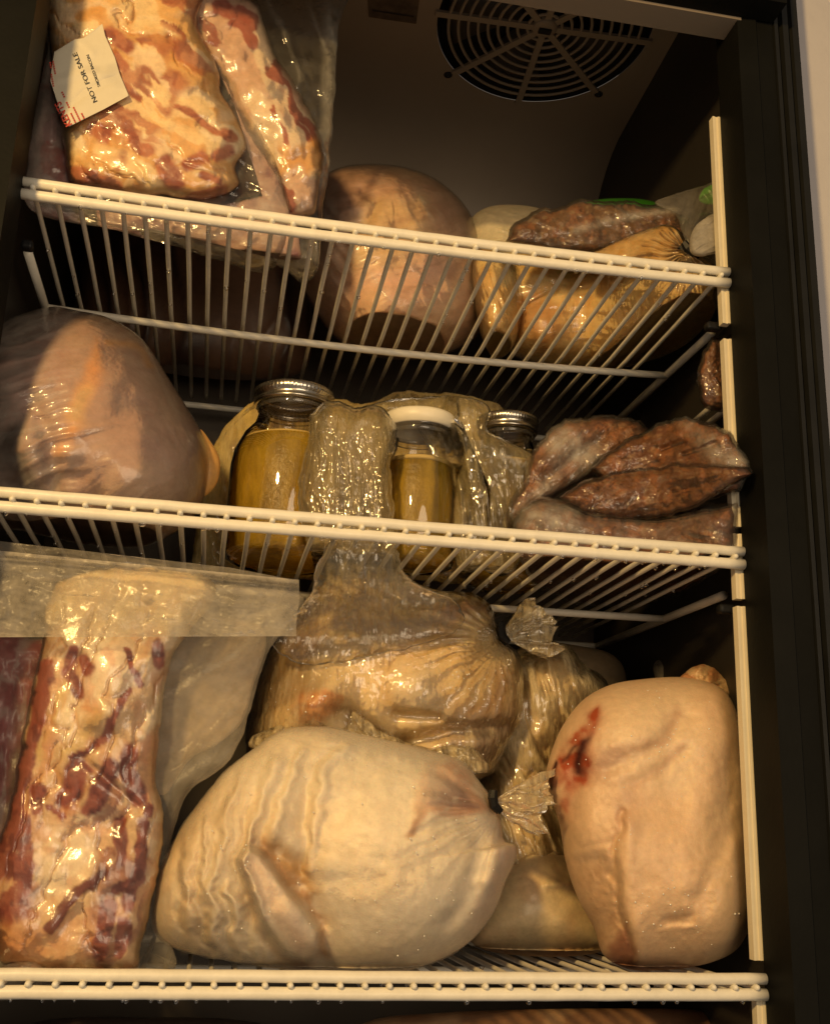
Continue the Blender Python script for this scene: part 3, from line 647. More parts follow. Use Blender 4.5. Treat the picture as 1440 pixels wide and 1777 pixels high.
# ---------- upper clipped chicken
oL = [(425, 1300), (436, 1220), (462, 1140), (500, 1085), (530, 1042), (565, 1005), (600, 985), (660, 985), (700, 1008), (760, 1026), (820, 1030), (852, 1052), (862, 1085), (876, 1112), (902, 1140), (909, 1200), (905, 1250), (880, 1300), (850, 1345), (780, 1370), (640, 1380), (500, 1350), (440, 1330)]
def cL(x, y):
    c = solid(x, (.84, .65, .35)); x2, y2 = warp(x, y, 12, 60, 55)
    c = mixc(c, (.62, .40, .18), .5 * sst(-.1, .7, fbm(x, y, 100, 3, 51)))
    c = mixc(c, (.40, .19, .12), .8 * region(x2, y2, [(755, 1040), (800, 1030), (850, 1045), (858, 1070), (820, 1068), (760, 1062)], 9))
    c = mixc(c, (.70, .30, .09), .95 * region(x2, y2, [(512, 1225), (530, 1195), (565, 1185), (585, 1200), (585, 1235), (560, 1255), (520, 1250)], 8))
    c = mixc(c, (.30, .12, .05), .7 * stroke(x2, y2, [(510, 1235), (530, 1220), (560, 1218)], 5))
    c = mixc(c, (.38, .25, .15), .7 * stroke(x2, y2, [(600, 1225), (640, 1270), (680, 1290)], 22))
    c = mixc(c, (.72, .60, .42), .7 * region(x2, y2, [(685, 1160), (760, 1150), (770, 1235), (700, 1240), (680, 1200)], 14))
    c = mixc(c, (.68, .40, .22), .6 * stroke(x2, y2, [(870, 1170), (860, 1220), (820, 1240)], 16))
    c = mixc(c, (.40, .30, .24), .6 * region(x2, y2, [(770, 1240), (900, 1230), (900, 1300), (850, 1340), (760, 1310)], 24))
    return c
def dL(x, y):
    h = .004 * fbm(x, y, 110, 3, 53)
    h += .012 * stroke(x, y, [(548, 1225), (560, 1215)], 30) - .012 * stroke(x, y, [(600, 1235), (650, 1285)], 24)
    h += .012 * stroke(x, y, [(725, 1195)], 44) - .006 * stroke(x, y, [(690, 1240), (760, 1244)], 9)
    h -= .012 * stroke(x, y, [(700, 1290), (780, 1270), (900, 1260)], 14)
    h += .008 * stroke(x, y, [(800, 1050)], 40)
    return h
def dLf(x, y):
    u = np.arctan2(y - 1105, 874 - x); rr = np.hypot(x - 874, y - 1105)
    fan = .0032 * np.sin(u * 30 + 2.5 * fbm(x, y, 60, 2, 5)) * np.exp(-(rr / 150) ** 2)
    v = .0022 * ridged(x, y, 97, 22, 150, 60) * sst(720, 560, x) + .004 * ridged(x, y, 75, 24, 90, 61) * sst(1230, 1290, y) * sst(680, 760, x)
    return dL(x, y) + .002 + fan + v + .0008 * np.maximum(0, fbm(x, y, 8, 2, 66))
def hzL(x, y):
    return .11 + .34 * sst(1150, 990, y) * sst(800, 690, x) + .35 * ridged(x, y, 97, 22, 150, 60) * sst(640, 480, x) + .45 * sst(.5, .9, ridged(x, y, 75, 24, 90, 61)) * sst(1230, 1290, y) * sst(680, 760, x)
t = thing('bagged_chicken', 'golden chicken in a wet bag, its clipped end fanning out under the middle shelf', 'chicken', aty(660, 1380, .17))
blob('chicken', oL, .185, .085, .07, SKIN, t, [(580, 1180), (780, 1190)], dL, cL, nt=360, nr=100, grow=-6)
fl_ = blob('plastic_bag', oL, .185, .089, .072, WETF, t, [(580, 1180), (780, 1190)], dLf, None, hzL, nt=420, nr=120, rough=2.5)
clip(t, 870, 1100, .155, 70, 1.1); specks(fl_, 60, t, 5)
tail(t, 'bag_tail', ((876, 1104), (950, 1086)), 8, 52, .165, .006, WETF, .38, 11)
blob('bag_top', [(545, 1040), (566, 1005), (592, 978), (600, 952), (640, 945), (690, 952), (700, 990), (740, 1018), (800, 1035), (780, 1062), (660, 1075), (560, 1070)], .155, .026, .01, WETF, t, [(640, 985), (640, 1050)], lambda x, y: .004 * ridged(x, y, 90, 18, 90, 81) + .003 * fbm(x, y, 40, 3, 82), None, lambda x, y: .18 + .22 * ridged(x, y, 90, 18, 90, 81), nt=220, nr=50, rough=4, floor=-1)
# frozen fringe of bag between the two clipped birds
def fringe(x, y): return .010 * ridged(x, y, 50, 18, 40, 71) + .004 * fbm(x, y, 14, 3, 72)
o = blob('bag_skirt', [(430, 1296), (470, 1262), (520, 1258), (540, 1240), (575, 1262), (600, 1262), (612, 1232), (640, 1250), (664, 1272), (700, 1285), (740, 1298), (780, 1290), (822, 1300), (850, 1335), (800, 1350), (700, 1330), (600, 1310), (500, 1310)], .115, .012, .01, WETF, t, [(480, 1290), (780, 1320)], fringe, None, lambda x, y: .25 + .4 * ridged(x, y, 60, 16, 40, 71), nt=240, nr=30, rough=5)
# ---------- pork rib pack on the left
oK = [(78, 1060), (100, 1015), (160, 992), (240, 985), (330, 992), (372, 1018), (358, 1060), (325, 1100), (298, 1140), (284, 1200), (274, 1290), (270, 1360), (282, 1400), (280, 1480), (264, 1560), (244, 1640), (228, 1684), (110, 1690), (30, 1672), (0, 1660), (-20, 1560), (-8, 1480), (18, 1400), (34, 1320), (48, 1240), (66, 1160), (76, 1110)]
def cK(x, y):
    x2, y2 = meatwarp(x, y, 101); c = solid(x, (.64, .46, .28))
    c = mixc(c, (.62, .34, .18), .7 * sst(-.1, .4, bfbm(x2, y2, 112, 130, 34, 3, 102))); c = mixc(c, (.78, .68, .52), .85 * sst(-.1, .3, bfbm(x2, y2, 116, 150, 44, 3, 116)))
    c = mixc(c, (.78, .68, .54), .8 * region(x2, y2, [(150, 1130), (220, 1115), (235, 1180), (190, 1260), (150, 1190)], 16) + .8 * region(x2, y2, [(80, 1440), (160, 1410), (190, 1440), (130, 1560), (70, 1560), (70, 1490)], 20))
    c = mixc(c, (.56, .42, .15), .6 * stroke(x2, y2, [(120, 1180), (100, 1240), (70, 1300)], 12) + .5 * stroke(x2, y2, [(190, 1200), (160, 1260), (120, 1310)], 10))
    c = mixc(c, (.46, .20, .08), .5 * seams(x2, y2, 112, 40, 150, 118))
    red = np.zeros(x.shape); x2, y2 = x2 * .55 + x * .45, y2 * .55 + y * .45
    for pts, w in (([(82, 1160), (72, 1230), (55, 1290)], 13), ([(50, 1300), (34, 1380), (24, 1440)], 13), ([(40, 1420), (50, 1500), (45, 1560)], 12), ([(122, 1130), (118, 1170), (138, 1200)], 10), ([(142, 1150), (152, 1165)], 10),
                   ([(222, 1200), (180, 1280), (135, 1315)], 6), ([(140, 1335), (118, 1385)], 17), ([(190, 1330), (176, 1360), (160, 1405)], 17), ([(225, 1310), (222, 1340), (236, 1385)], 15), ([(70, 1375), (66, 1400)], 13),
                   ([(254, 1402), (255, 1408)], 9), ([(210, 1428), (205, 1490)], 10), ([(248, 1430), (244, 1480), (230, 1530), (205, 1545)], 11), ([(240, 1520), (225, 1570)], 12), ([(190, 1580), (172, 1650)], 14), ([(216, 1600), (205, 1650)], 11), ([(12, 1585), (20, 1600)], 13),
                   ([(270, 1120), (272, 1150)], 9), ([(215, 1130), (240, 1190)], 5), ([(28, 1460), (30, 1520)], 10), ([(90, 1400), (110, 1420)], 6)):
        red = np.maximum(red, sst(.18, .62, stroke(x2, y2, pts, w * 1.12, 2)))
    m1 = sst(-.06, .14, bfbm(x2, y2, 115, 110, 36, 2, 111)) * sst(1240, 1330, y) * .95
    red = np.maximum(red, m1 * region(x, y, [(-20, 1300), (60, 1300), (60, 1600), (-20, 1600)], 20)); red = np.maximum(red, .7 * m1 * region(x, y, [(180, 1290), (270, 1290), (240, 1680), (160, 1680)], 20))
    c = mixc(c, (.56, .24, .15), .35 * sst(.1, .5, fbm(x2, y2, 30, 3, 117))); c = mixc(c, (.25, .055, .048), .93 * red); c = mixc(c, (.12, .025, .03), .7 * red * sst(-.1, .5, fbm(x, y, 16, 3, 103)))
    bar = sst(.25, .6, stroke(x2, y2, [(180, 1515), (140, 1555), (92, 1608)], 11)); c = mixc(c, (.15, .03, .028), .95 * bar)
    c = mixc(c, (.54, .24, .09), .7 * region(x2, y2, [(0, 1600), (60, 1610), (90, 1650), (60, 1690), (0, 1660)], 14))
    return mixc(c, (.74, .62, .38), .75 * sst(1120, 1070, y + 14 * fbm(x, y, 50, 2, 88)))
def dK(x, y):
    x2, y2 = meatwarp(x, y, 101)
    return .0035 * fbm(x, y, 90, 3, 104) + .0004 * fbm(x2, y2, 24, 2, 105) - .0016 * seams(x2, y2, 112, 40, 150, 118) + .006 * stroke(x, y, [(200, 1150), (185, 1230)], 34) - .003 * stroke(x, y, [(150, 1320), (170, 1340), (240, 1400)], 8) + .002 * stroke(x, y, [(170, 1500), (90, 1610)], 12)
t = thing('rib_pack', 'marbled pork rib slab in a folded clear bag, left end of the lowest shelf', 'meat pack', aty(150, 1690, .05))
blob('meat_slab', oK, .062, .022, .02, MEAT, t, [(180, 1150), (130, 1560)], dK, cK, nt=360, nr=90, p=6, rough=3)
oK2 = [(-70, 1120), (60, 1108), (92, 1120), (70, 1230), (40, 1330), (20, 1440), (0, 1560), (0, 1640), (-70, 1640)]
def cK2(x, y):
    x2, y2 = warp(x, y, 10, 30, 121); c = solid(x, (.30, .075, .085)); return mixc(c, (.45, .32, .30), .8 * sst(.15, .5, ridged(x2, y2, 100, 26, 70, 122) - .25))
blob('dark_meat', oK2, .104, .022, .02, MEAT, t, [(20, 1180), (-30, 1560)], lambda x, y: .005 * fbm(x, y, 40, 3, 7), cK2, nt=160, nr=50, p=4)
# back bag area (greyish translucent film with frost) and the film over the meat
oKb = [(-70, 1000), (60, 1000), (300, 1010), (515, 1030), (500, 1080), (468, 1130), (445, 1190), (430, 1250), (405, 1310), (370, 1345), (330, 1372), (305, 1430), (290, 1520), (284, 1600), (300, 1684), (160, 1692), (-70, 1685)]
blob('pale_insert', [(262, 1120), (330, 1075), (440, 1080), (462, 1118), (440, 1190), (422, 1250), (380, 1290), (330, 1318), (285, 1380), (262, 1340), (262, 1220)], .112, .010, .012, SKIN, t, [(370, 1150), (330, 1290)], lambda x, y: .003 * fbm(x, y, 60, 3, 5), lambda x, y: mixc(solid(x, (.50, .40, .28)), (.34, .27, .19), .6 * sst(0, .6, fbm(x, y, 50, 3, 9))), nt=160, nr=40)
def hzK(x, y):
    h = .11 + .10 * sst(0, .6, fbm(x, y, 90, 3, 130)) + .14 * sst(265, 300, x) * (.3 + ridged(x, y, -40, 34, 150, 131)) + .02 * sst(120, 40, x)
    return h + .3 * stroke(x, y, [(275, 1215), (330, 1180), (410, 1135)], 5)
def dKf(x, y):
    m = sst(300, 250, x)
    return m * dK(x, y) + (1 - m) * (.006 * fbm(x, y, 100, 3, 132)) + .003 + .0018 * ridged(x, y, 95, 30, 160, 133) + .006 * ridged(x, y, -42, 26, 120, 134) * sst(270, 330, x) * sst(1180, 1330, y)
cling = lambda d, a, s: (lambda x, y: d(x, y) + .0022 + .0015 * ridged(x, y, a, 44, 160, s, 2) + .0005 * ridged(x, y, a + 60, 15, 50, s + 3, 2))
blob('cling_film', oK, .062, .022, .021, CLEAR, t, [(180, 1150), (130, 1560)], cling(dK, 100, 133), None, .035, nt=360, nr=100, p=6, rough=3, grow=2)
blob('plastic_bag', oKb, .082, .010, .012, MILK, t, [(150, 1130), (150, 1560)], lambda x, y: .005 * fbm(x, y, 100, 3, 132) + .0042 * ridged(x, y, -42, 30, 150, 134, 3) * sst(250, 330, x), None, hzK, nt=380, nr=90, p=5, rough=2)
# folded-over milky flap of the bag
def dFl(x, y): return .006 * fbm(x, y, 130, 2, 149) - .006 * sst(490, 519, x) + .0025 * stroke(x, y, [(-80, 962), (200, 988), (519, 1020)], 4) + .004 * sst(1090, 1108, y) * fbm(x, y, 70, 2, 148) + .003 * ridged(x, y, 8, 34, 240, 141) + .003 * fbm(x, y, 60, 3, 142) + .003 * np.exp(-((x - 230) / 130) ** 2) + .0012 * np.maximum(0, fbm(x, y, 9, 2, 145))
sheet('folded_flap', ([(-80, 948), (-80, 1020), (-80, 1106)], [(519, 1006), (520, 1040), (515, 1075), (514, 1104)]), lambda x, y: .016 + .00006 * (1110 - y), MILK, t, dFl,
      None, lambda x, y: .36 + .10 * fbm(x, y, 90, 3, 143) + .30 * stroke(x, y, [(-80, 948), (200, 975), (519, 1008)], 5) + .22 * stroke(x, y, [(-80, 1108), (513, 1107)], 3) + .10 * sst(330, 420, x) + .10 * sst(120, 60, x), nu=150, nv=60)
sheet('bag_mouth', ([(-80, 930), (-80, 955)], [(400, 985), (519, 1008)]), .036, MILK, t, lambda x, y: .003 * ridged(x, y, 8, 16, 120, 144), None, .30, nu=80, nv=12)

SHELF[:] = [Z2]
# ================================================================== shelf 2
oF = [(-90, 640), (-60, 590), (0, 562), (45, 545), (90, 534), (130, 540), (185, 552), (235, 580), (262, 610), (290, 655), (322, 706), (350, 755), (361, 800), (356, 850), (338, 890), (300, 925), (250, 946), (190, 948), (120, 938), (40, 920), (-60, 905), (-90, 800)]
def cF(x, y):
    x2, y2 = warp(x, y, 10, 50, 201); c = solid(x, (.40, .26, .215))
    c = mixc(c, (.46, .32, .24), .7 * sst(-.2, .6, fbm(x, y, 110, 3, 202)))
    c = mixc(c, (.66, .33, .13), .85 * region(x2, y2, [(160, 592), (180, 640), (160, 690), (135, 740), (120, 800), (95, 800), (118, 720), (140, 650)], 14))  # lit band beside the jamb's shadow, painted as orange
    c = mixc(c, (.56, .40, .20), .8 * stroke(x2, y2, [(150, 680), (135, 720)], 14))
    c = mixc(c, (.64, .34, .12), .7 * stroke(x2, y2, [(190, 590), (235, 600), (262, 640)], 7))
    c = mixc(c, (.38, .24, .21), .7 * region(x2, y2, [(-90, 600), (120, 560), (110, 720), (80, 860), (-90, 880)], 30))
    c = mixc(c, (.52, .40, .38), .5 * sst(.55, .9, ridged(x, y, -12, 26, 110, 203)) * sst(160, 90, x))
    return mixc(c, (.66, .36, .12), .85 * region(x2, y2, [(345, 760), (380, 800), (372, 850), (348, 860)], 8))
def dF(x, y):
    h = .004 * fbm(x, y, 120, 3, 204) + .0055 * ridged(x, y, -14, 30, 140, 203, 2) * sst(230, 120, x) + .003 * ridged(x, y, -35, 24, 110, 205) * sst(820, 880, y)
    h -= .004 * stroke(x, y, [(5, 760), (60, 700), (85, 770), (92, 850)], 16)
    h += .014 * stroke(x, y, [(45, 770), (60, 820)], 34)
    return h
t = thing('bagged_turkey', 'large dusky turkey in a tight film bag at the left end of the middle shelf', 'turkey', aty(190, 948, .13))
blob('turkey', oF, .135, .105, .08, SKIN, t, [(80, 720), (200, 800)], dF, cF, nt=360, nr=100)
blob('plastic_bag', oF, .135, .1065, .082, CLEAR, t, [(80, 720), (200, 800)], lambda x, y: dF(x, y) + .001 + .003 * ridged(x, y, 60, 22, 130, 206) * sst(250, 330, x), None, lambda x, y: .07 + .10 * sst(120, 60, x) + .12 * ridged(x, y, -14, 26, 120, 203) * sst(160, 90, x), nt=300, nr=80, grow=2)
blob('bag_end', [(345, 745), (365, 765), (382, 800), (376, 840), (352, 862), (335, 840), (340, 790)], .15, .014, .01, SKIN, t, None, None, lambda x, y: solid(x, (.60, .33, .10)), nt=80, nr=20)
# jars
GLASS = film('jar_glass', tint=(.8, .8, .75), rough=.03, gloss=1.5, base=.06, bumps=((20, .05, 'noise', (1, 1, 1)),), dist=.001)
def liquid(name, col, dark):
    m, nt, out = nodes(name); tc = N(nt, 'ShaderNodeTexCoord'); mp = N(nt, 'ShaderNodeMapping'); mp.inputs['Scale'].default_value = (1, 1, .35); nt.links.new(tc.outputs['Object'], mp.inputs[0])
    n = N(nt, 'ShaderNodeTexNoise', Scale=30.0, Detail=8.0, Roughness=.72); nt.links.new(mp.outputs[0], n.inputs['Vector'])
    cr = N(nt, 'ShaderNodeValToRGB'); cr.color_ramp.elements[0].position = .35; cr.color_ramp.elements[1].position = .68; cr.color_ramp.elements[0].color = (*dark, 1); cr.color_ramp.elements[1].color = (*col, 1)
    nt.links.new(n.outputs[0], cr.inputs[0]); p = N(nt, 'ShaderNodeBsdfPrincipled', Roughness=.16); nt.links.new(cr.outputs[0], p.inputs['Base Color'])
    p.inputs['Transmission Weight'].default_value = .55; p.inputs['IOR'].default_value = 1.25; p.inputs['Specular IOR Level'].default_value = .9
    b = bumpchain(nt, ((70, .5, 'noise', (1, 1, .5)), (260, .6, 'noise', (1, 1, 1))), .0015); nt.links.new(b.outputs[0], p.inputs['Normal'])
    nt.links.new(p.outputs[0], out.inputs[0]); return m
BROTH = liquid('broth', (.95, .66, .08), (.34, .22, .02)); FOAM = plain('foam', (.60, .45, .16), rough=.6, bump=.5)
BROTH2 = liquid('pale_broth', (.95, .68, .14), (.55, .34, .04))
TIN = plain('tin_lid', (.62, .58, .50), rough=.25, metal=1.0, var=.12, scale=60, bump=.15); WLID = plain('white_plastic_lid', (.80, .74, .60), rough=.4, dirt=((.4, .28, .12), 120, .66))
def jar(label, x, y, z, h, rb, rn, lid, liq, level, cat='jar'):
    t = thing('glass_jar', label, cat, (x, y, z), 'jars of broth on the middle shelf')
    hs = h - .036
    prof = [(rb - .012, 0), (rb - .003, .003), (rb, .010), (rb, hs * .66), (rb - .002, hs * .76), (rb - (rb - rn) * .45, hs * .89), (rn + .003, hs * .965), (rn + .0005, hs), (rn - .002, hs + .008), (rn - .002, h - .014)]
    V, Fc = lathe(prof, x, y, 72, z); mesh('glass', V, Fc, GLASS, t, None, np.full(len(V), .0))
    pin = [(.001, .006)] + [(max(.001, r - .0035), zz) for r, zz in prof if zz > .001]
    lv = hs * level; pl = [(.001, .005), (rb - .012, .006)]
    zs = np.linspace(.010, lv, 12); rz = lambda q: float(np.interp(q, [p_[1] for p_ in prof], [p_[0] for p_ in prof])) - .0035
    pl += [(rz(q), q) for q in zs] + [(.001, lv + .0003)]
    V, Fc = lathe(pl, x, y, 64, z); mesh('liquid', V, Fc, liq, t)
    V, Fc = lathe([(rz(lv) - .004, lv + .0005), (rz(lv) + .0004, lv - .003), (rz(lv + .003) + .0004, lv + .002), (rz(lv) - .004, lv + .003)], x, y, 64, z); mesh('foam_line', V, Fc, FOAM, t)
    for q in (.0, .006):
        V, Fc = lathe([(rn - .001, hs + .012 + q), (rn + .0012, hs + .0145 + q), (rn - .001, hs + .017 + q)], x, y, 48, z); mesh('glass_thread', V, Fc, GLASS, t, None, np.full(len(V), .05))
    if lid == 'tin':
        V = []; n = 180
        pr = [(rn + .0005, h - .018), (rn + .0035, h - .0175), (rn + .0040, h - .0155), (rn + .0022, h - .0140), (rn + .0022, h - .0095), (rn + .0042, h - .0080), (rn + .0042, h - .0015), (rn + .003, h), (rn - .003, h), (rn - .004, h - .001), (.001, h - .001)]
        for i, (r, zz) in enumerate(pr):
            for k in range(n):
                rr = r + (.0007 if (k % 3 == 0 and i in (5, 6)) else 0); a = 2 * math.pi * k / n; V.append((x + rr * math.cos(a), y + rr * math.sin(a), z + zz))
        Fc = [[i * n + k, i * n + (k + 1) % n, (i + 1) * n + (k + 1) % n, (i + 1) * n + k] for i in range(len(pr) - 1) for k in range(n)]
        mesh('lid', V, Fc, TIN, t)
    else:
        V, Fc = lathe([(rn + .001, h - .016), (rn + .004, h - .0155), (rn + .0045, h - .003), (rn + .003, h), (.001, h)], x, y, 96, z); mesh('lid', V, Fc, WLID, t)
    return t
zs = Z2 + .003
def colx(px, py, y): P = aty(px, py, y); return P[0], P[2]
y1 = .190; xa, _ = colx(396, 850, y1); xb, _ = colx(602, 850, y1); rb1 = (xb - xa) / 2; xc, zt = colx(513, 664, y1); jar('largest broth jar, with a silver screw lid, standing left of the other jars', (xa + xb) / 2, y1, zs, zt - zs - .013, rb1, .039, 'tin', BROTH, .84)
J1 = (xc, zt, rb1)
y2 = .165; xa, _ = colx(672, 830, y2); xb, _ = colx(790, 830, y2); xc, zt = colx(728, 716, y2); jar('broth jar with the white plastic lid, between two silver lidded jars', xc, y2, zs, zt - zs - .007, (xb - xa) / 2 + .0045, .0355, 'white', BROTH, .86)
y3 = .225; xc, zt = colx(880, 722, y3); jar('small silver lidded jar half covered by wet plastic, right of the white lid', xc, y3, zs, zt - zs - .005, .046, .031, 'tin', BROTH2, .86)
# wet bags draped between and over the jars
DR = [(540, 722), (556, 700), (585, 697), (610, 706), (645, 704), (672, 716), (688, 740), (680, 800), (682, 860), (684, 930), (692, 985), (680, 1010), (640, 1000), (600, 1010), (562, 1000), (540, 960), (520, 900), (518, 850), (528, 790), (538, 745)]
dD = lambda x, y: .004 * fbm(x, y, 60, 3, 300) + .007 * ridged(x, y, 92, 15, 140, 301) + .001 * np.maximum(0, fbm(x, y, 7, 2, 302))
t = thing('wet_plastic_bag', 'crumpled wet plastic bag in vertical folds between the biggest jar and the white lidded jar', 'plastic bag', aty(610, 1005, .1))
blob('crumpled_film', DR, .115, .034, .01, DRAPE, t, [(610, 760), (610, 940)], dD, None, lambda x, y: .10 + .24 * ridged(x, y, 92, 15, 140, 301), nt=320, nr=90, rough=4)
blob('inner_folds', DR, .125, .022, .01, DRAPE, t, [(610, 760), (610, 940)], lambda x, y: .008 * ridged(x, y, 88, 20, 120, 311), None, lambda x, y: .10 + .26 * ridged(x, y, 88, 20, 120, 311), nt=200, nr=50, grow=-6, rough=5)
blob('hanging_strip', [(470, 1120), (505, 1070), (540, 1030), (552, 985), (566, 945), (580, 918), (612, 906), (660, 908), (688, 920), (690, 955), (702, 992), (735, 1018), (790, 1045), (800, 1090), (720, 1120), (600, 1150), (520, 1150)], lambda x, y: .046 + .052 * sst(950, 1120, y), .014, .008, DRAPE, t, [(630, 950), (630, 1070)], lambda x, y: .006 * ridged(x, y, 94 + .0 * x.mean(), 20, 140, 341) + .003 * fbm(x, y, 40, 3, 342), None, lambda x, y: (.12 + .22 * ridged(x, y, 94, 20, 140, 341)) * (.04 + .96 * sst(1060, 960, y)), nt=300, nr=70, rough=5, floor=-1)
DR2 = [(640, 706), (680, 694), (730, 688), (780, 688), (830, 695), (850, 712), (846, 745), (880, 765), (925, 790), (935, 830), (905, 870), (895, 915), (905, 970), (870, 1000), (830, 990), (800, 1000), (785, 930), (790, 840), (800, 780), (770, 735), (720, 715), (670, 722)]
dD2 = lambda x, y: .004 * fbm(x, y, 60, 3, 320) + .007 * ridged(x, y, 80, 17, 120, 321) + .0008 * np.maximum(0, fbm(x, y, 8, 2, 322))
t = thing('wet_plastic_bag', 'long wet plastic bag draped over the white lidded jar and across the small jar', 'plastic bag', aty(850, 1000, .14))
blob('draped_film', DR2, lambda x, y: .150 + .075 * sst(800, 765, x) * sst(800, 740, y), .024, .01, DRAPE, t, [(700, 703), (800, 730), (850, 850), (850, 960)], dD2, None, lambda x, y: .12 + .24 * ridged(x, y, 80, 17, 120, 321) + .10 * sst(760, 710, y), nt=320, nr=70, rough=3)
BK = [(338, 990), (345, 900), (352, 830), (362, 790), (395, 735), (440, 700), (480, 690), (560, 690), (640, 700), (700, 680), (780, 684), (860, 700), (900, 740), (930, 800), (930, 900), (920, 1000), (700, 1010), (420, 1000)]
t = thing('crumpled_bag', 'yellowish crumpled bag filling the space behind the jars', 'plastic bag', aty(600, 1005, .3))
blob('crumpled_film', BK, .275, .022, .02, DRAPE, t, [(480, 850), (800, 850)], lambda x, y: .008 * ridged(x, y, 70, 30, 120, 331) + .004 * fbm(x, y, 40, 3, 332), None, lambda x, y: .35 + .3 * ridged(x, y, 70, 30, 120, 331), nt=260, nr=60, rough=4)
blob('contents', BK, .285, .015, .02, SKIN, t, [(480, 850), (800, 850)], lambda x, y: .005 * fbm(x, y, 60, 3, 338), lambda x, y: mixc(solid(x, (.70, .54, .18)), (.36, .24, .07), sst(-.2, .5, fbm(x, y, 60, 3, 336))), nt=160, nr=30, grow=-5)
# ground meat bags
def cG(seed, base=(.28, .11, .045), fleck=(.45, .28, .16), k=1):
    def f(x, y):
        c = solid(x, base); c = mixc(c, (.20 * k, .075 * k, .04 * k), .7 * sst(-.1, .5, fbm(x, y, 26, 3, seed))); c = mixc(c, (.46 * k, .18 * k, .07 * k), .6 * sst(.1, .6, fbm(x, y, 14, 3, seed + 1)))
        return mixc(c, fleck, .55 * sst(.45, .8, fbm(x, y, 9, 2, seed + 2)))
    return f
def gbag(name, label, outline, y0, T, spine, seed, ang, grow=6, hz=.025, folds=(), base=(.22, .09, .035), fleck=(.38, .22, .12), extra=None, group='bags of ground meat', nt=280, near=0, dark=.72):
    t = thing(name, label, 'bag of meat', aty(*np.array(outline).mean(0), y0), group)
    d = lambda x, y: .003 * fbm(x, y, 60, 3, seed + 4) + .0012 * fbm(x, y, 12, 3, seed + 5) + .003 * bfbm(x, y, ang, 120, 26, 2, seed + 9) + sum(-.006 * stroke(x, y, p_, 6) for p_ in folds)
    yb = (lambda x, y: y0 - near * sst(1090, 1300, x)) if near else y0
    blob('ground_meat', outline, yb, T, T * .7, GROUND, t, spine, d, cG(seed, tuple(q * dark for q in base), tuple(q * dark for q in fleck), dark), nt=nt, nr=70, p=4.0, rough=4, sharp=True)
    blob('plastic_bag', outline, yb, T + .002, T * .72, CLEAR, t, spine, lambda x, y: d(x, y) + .0015 + .0045 * ridged(x, y, ang, 24, 120, seed + 6, 2), None,
         lambda x, y: hz + .14 * sst(.62, .95, ridged(x, y, ang, 24, 120, seed + 6, 2)) + (extra(x, y) if extra else 0), nt=nt, nr=70, grow=grow, p=4.0, rough=5, sharp=True)
    return t
gbag('ground_meat_bag', 'ground meat bag with a pale knotted end, nearest the small jar', [(868, 905), (885, 875), (905, 840), (925, 795), (950, 758), (985, 735), (1040, 728), (1105, 732), (1128, 748), (1100, 775), (1040, 800), (1025, 820), (985, 842), (945, 868), (905, 900), (880, 918)], .150, .020, [(945, 830), (1050, 765)], 400, -40, extra=lambda x, y: .38 * stroke(x, y, [(975, 770), (1010, 795)], 32) + .3 * stroke(x, y, [(960, 830), (890, 905)], 14), base=(.27, .115, .045))
gbag('ground_meat_bag', 'tall peaked ground meat bag rising behind the others by the right jamb', [(1030, 812), (1060, 785), (1100, 762), (1140, 742), (1190, 728), (1240, 742), (1262, 752), (1285, 785), (1302, 812), (1280, 850), (1200, 870), (1110, 860), (1050, 840)], .100, .018, [(1100, 800), (1230, 800)], 420, -25, folds=([(1150, 780), (1185, 768)], [(1185, 790), (1240, 770)]), extra=lambda x, y: .3 * region(x, y, [(1185, 735), (1300, 800), (1290, 840), (1230, 790)], 20), near=.105)
gbag('ground_meat_bag', 'glossy wedge of ground meat lying on top of the flat bag, in front', [(975, 862), (1010, 842), (1050, 828), (1100, 818), (1170, 812), (1240, 806), (1290, 812), (1304, 822), (1250, 850), (1190, 880), (1140, 896), (1080, 898), (1010, 888)], .078, .018, [(1040, 860), (1220, 835)], 440, 160, folds=([(1060, 820), (1160, 812)],), near=.105)
gbag('ground_meat_bag', 'flat ground meat bag at the bottom of the pile, seen through the shelf rods', [(896, 915), (905, 885), (940, 866), (990, 872), (1060, 890), (1140, 896), (1220, 880), (1280, 872), (1282, 940), (1240, 990), (1180, 1025), (1080, 1050), (1000, 1045), (930, 1010), (900, 960)], .118, .050, [(980, 940), (1200, 940)], 460, 15, base=(.20, .095, .065), hz=.08, near=.085, extra=lambda x, y: .30 * region(x, y, [(900, 915), (905, 880), (1000, 880), (1010, 925)], 14))
gbag('ground_meat_bag', 'dark narrow bag standing in for a meat reflection on the right wall above the pile', [(1212, 660), (1222, 620), (1235, 590), (1275, 585), (1285, 650), (1280, 700), (1235, 706), (1216, 690)], .045, .010, None, 480, 70, base=(.20, .09, .045), nt=120)  # solid bag added in place of meat mirrored in the wall
V, Fc = tube_mesh([[tuple(aty(1285, 662, .035)), tuple(aty(1200, 736, .14))], [tuple(aty(1285, 690, .045)), tuple(aty(1225, 738, .12))]], .0036, 10)
o = mesh('slanting_wire', V, Fc, WIRE); tag(o, 'pair of white slanting wires behind the meat pile by the right wall', 'wire')  # two slanting wires, joined to no shelf
SHELF[:] = [Z1]
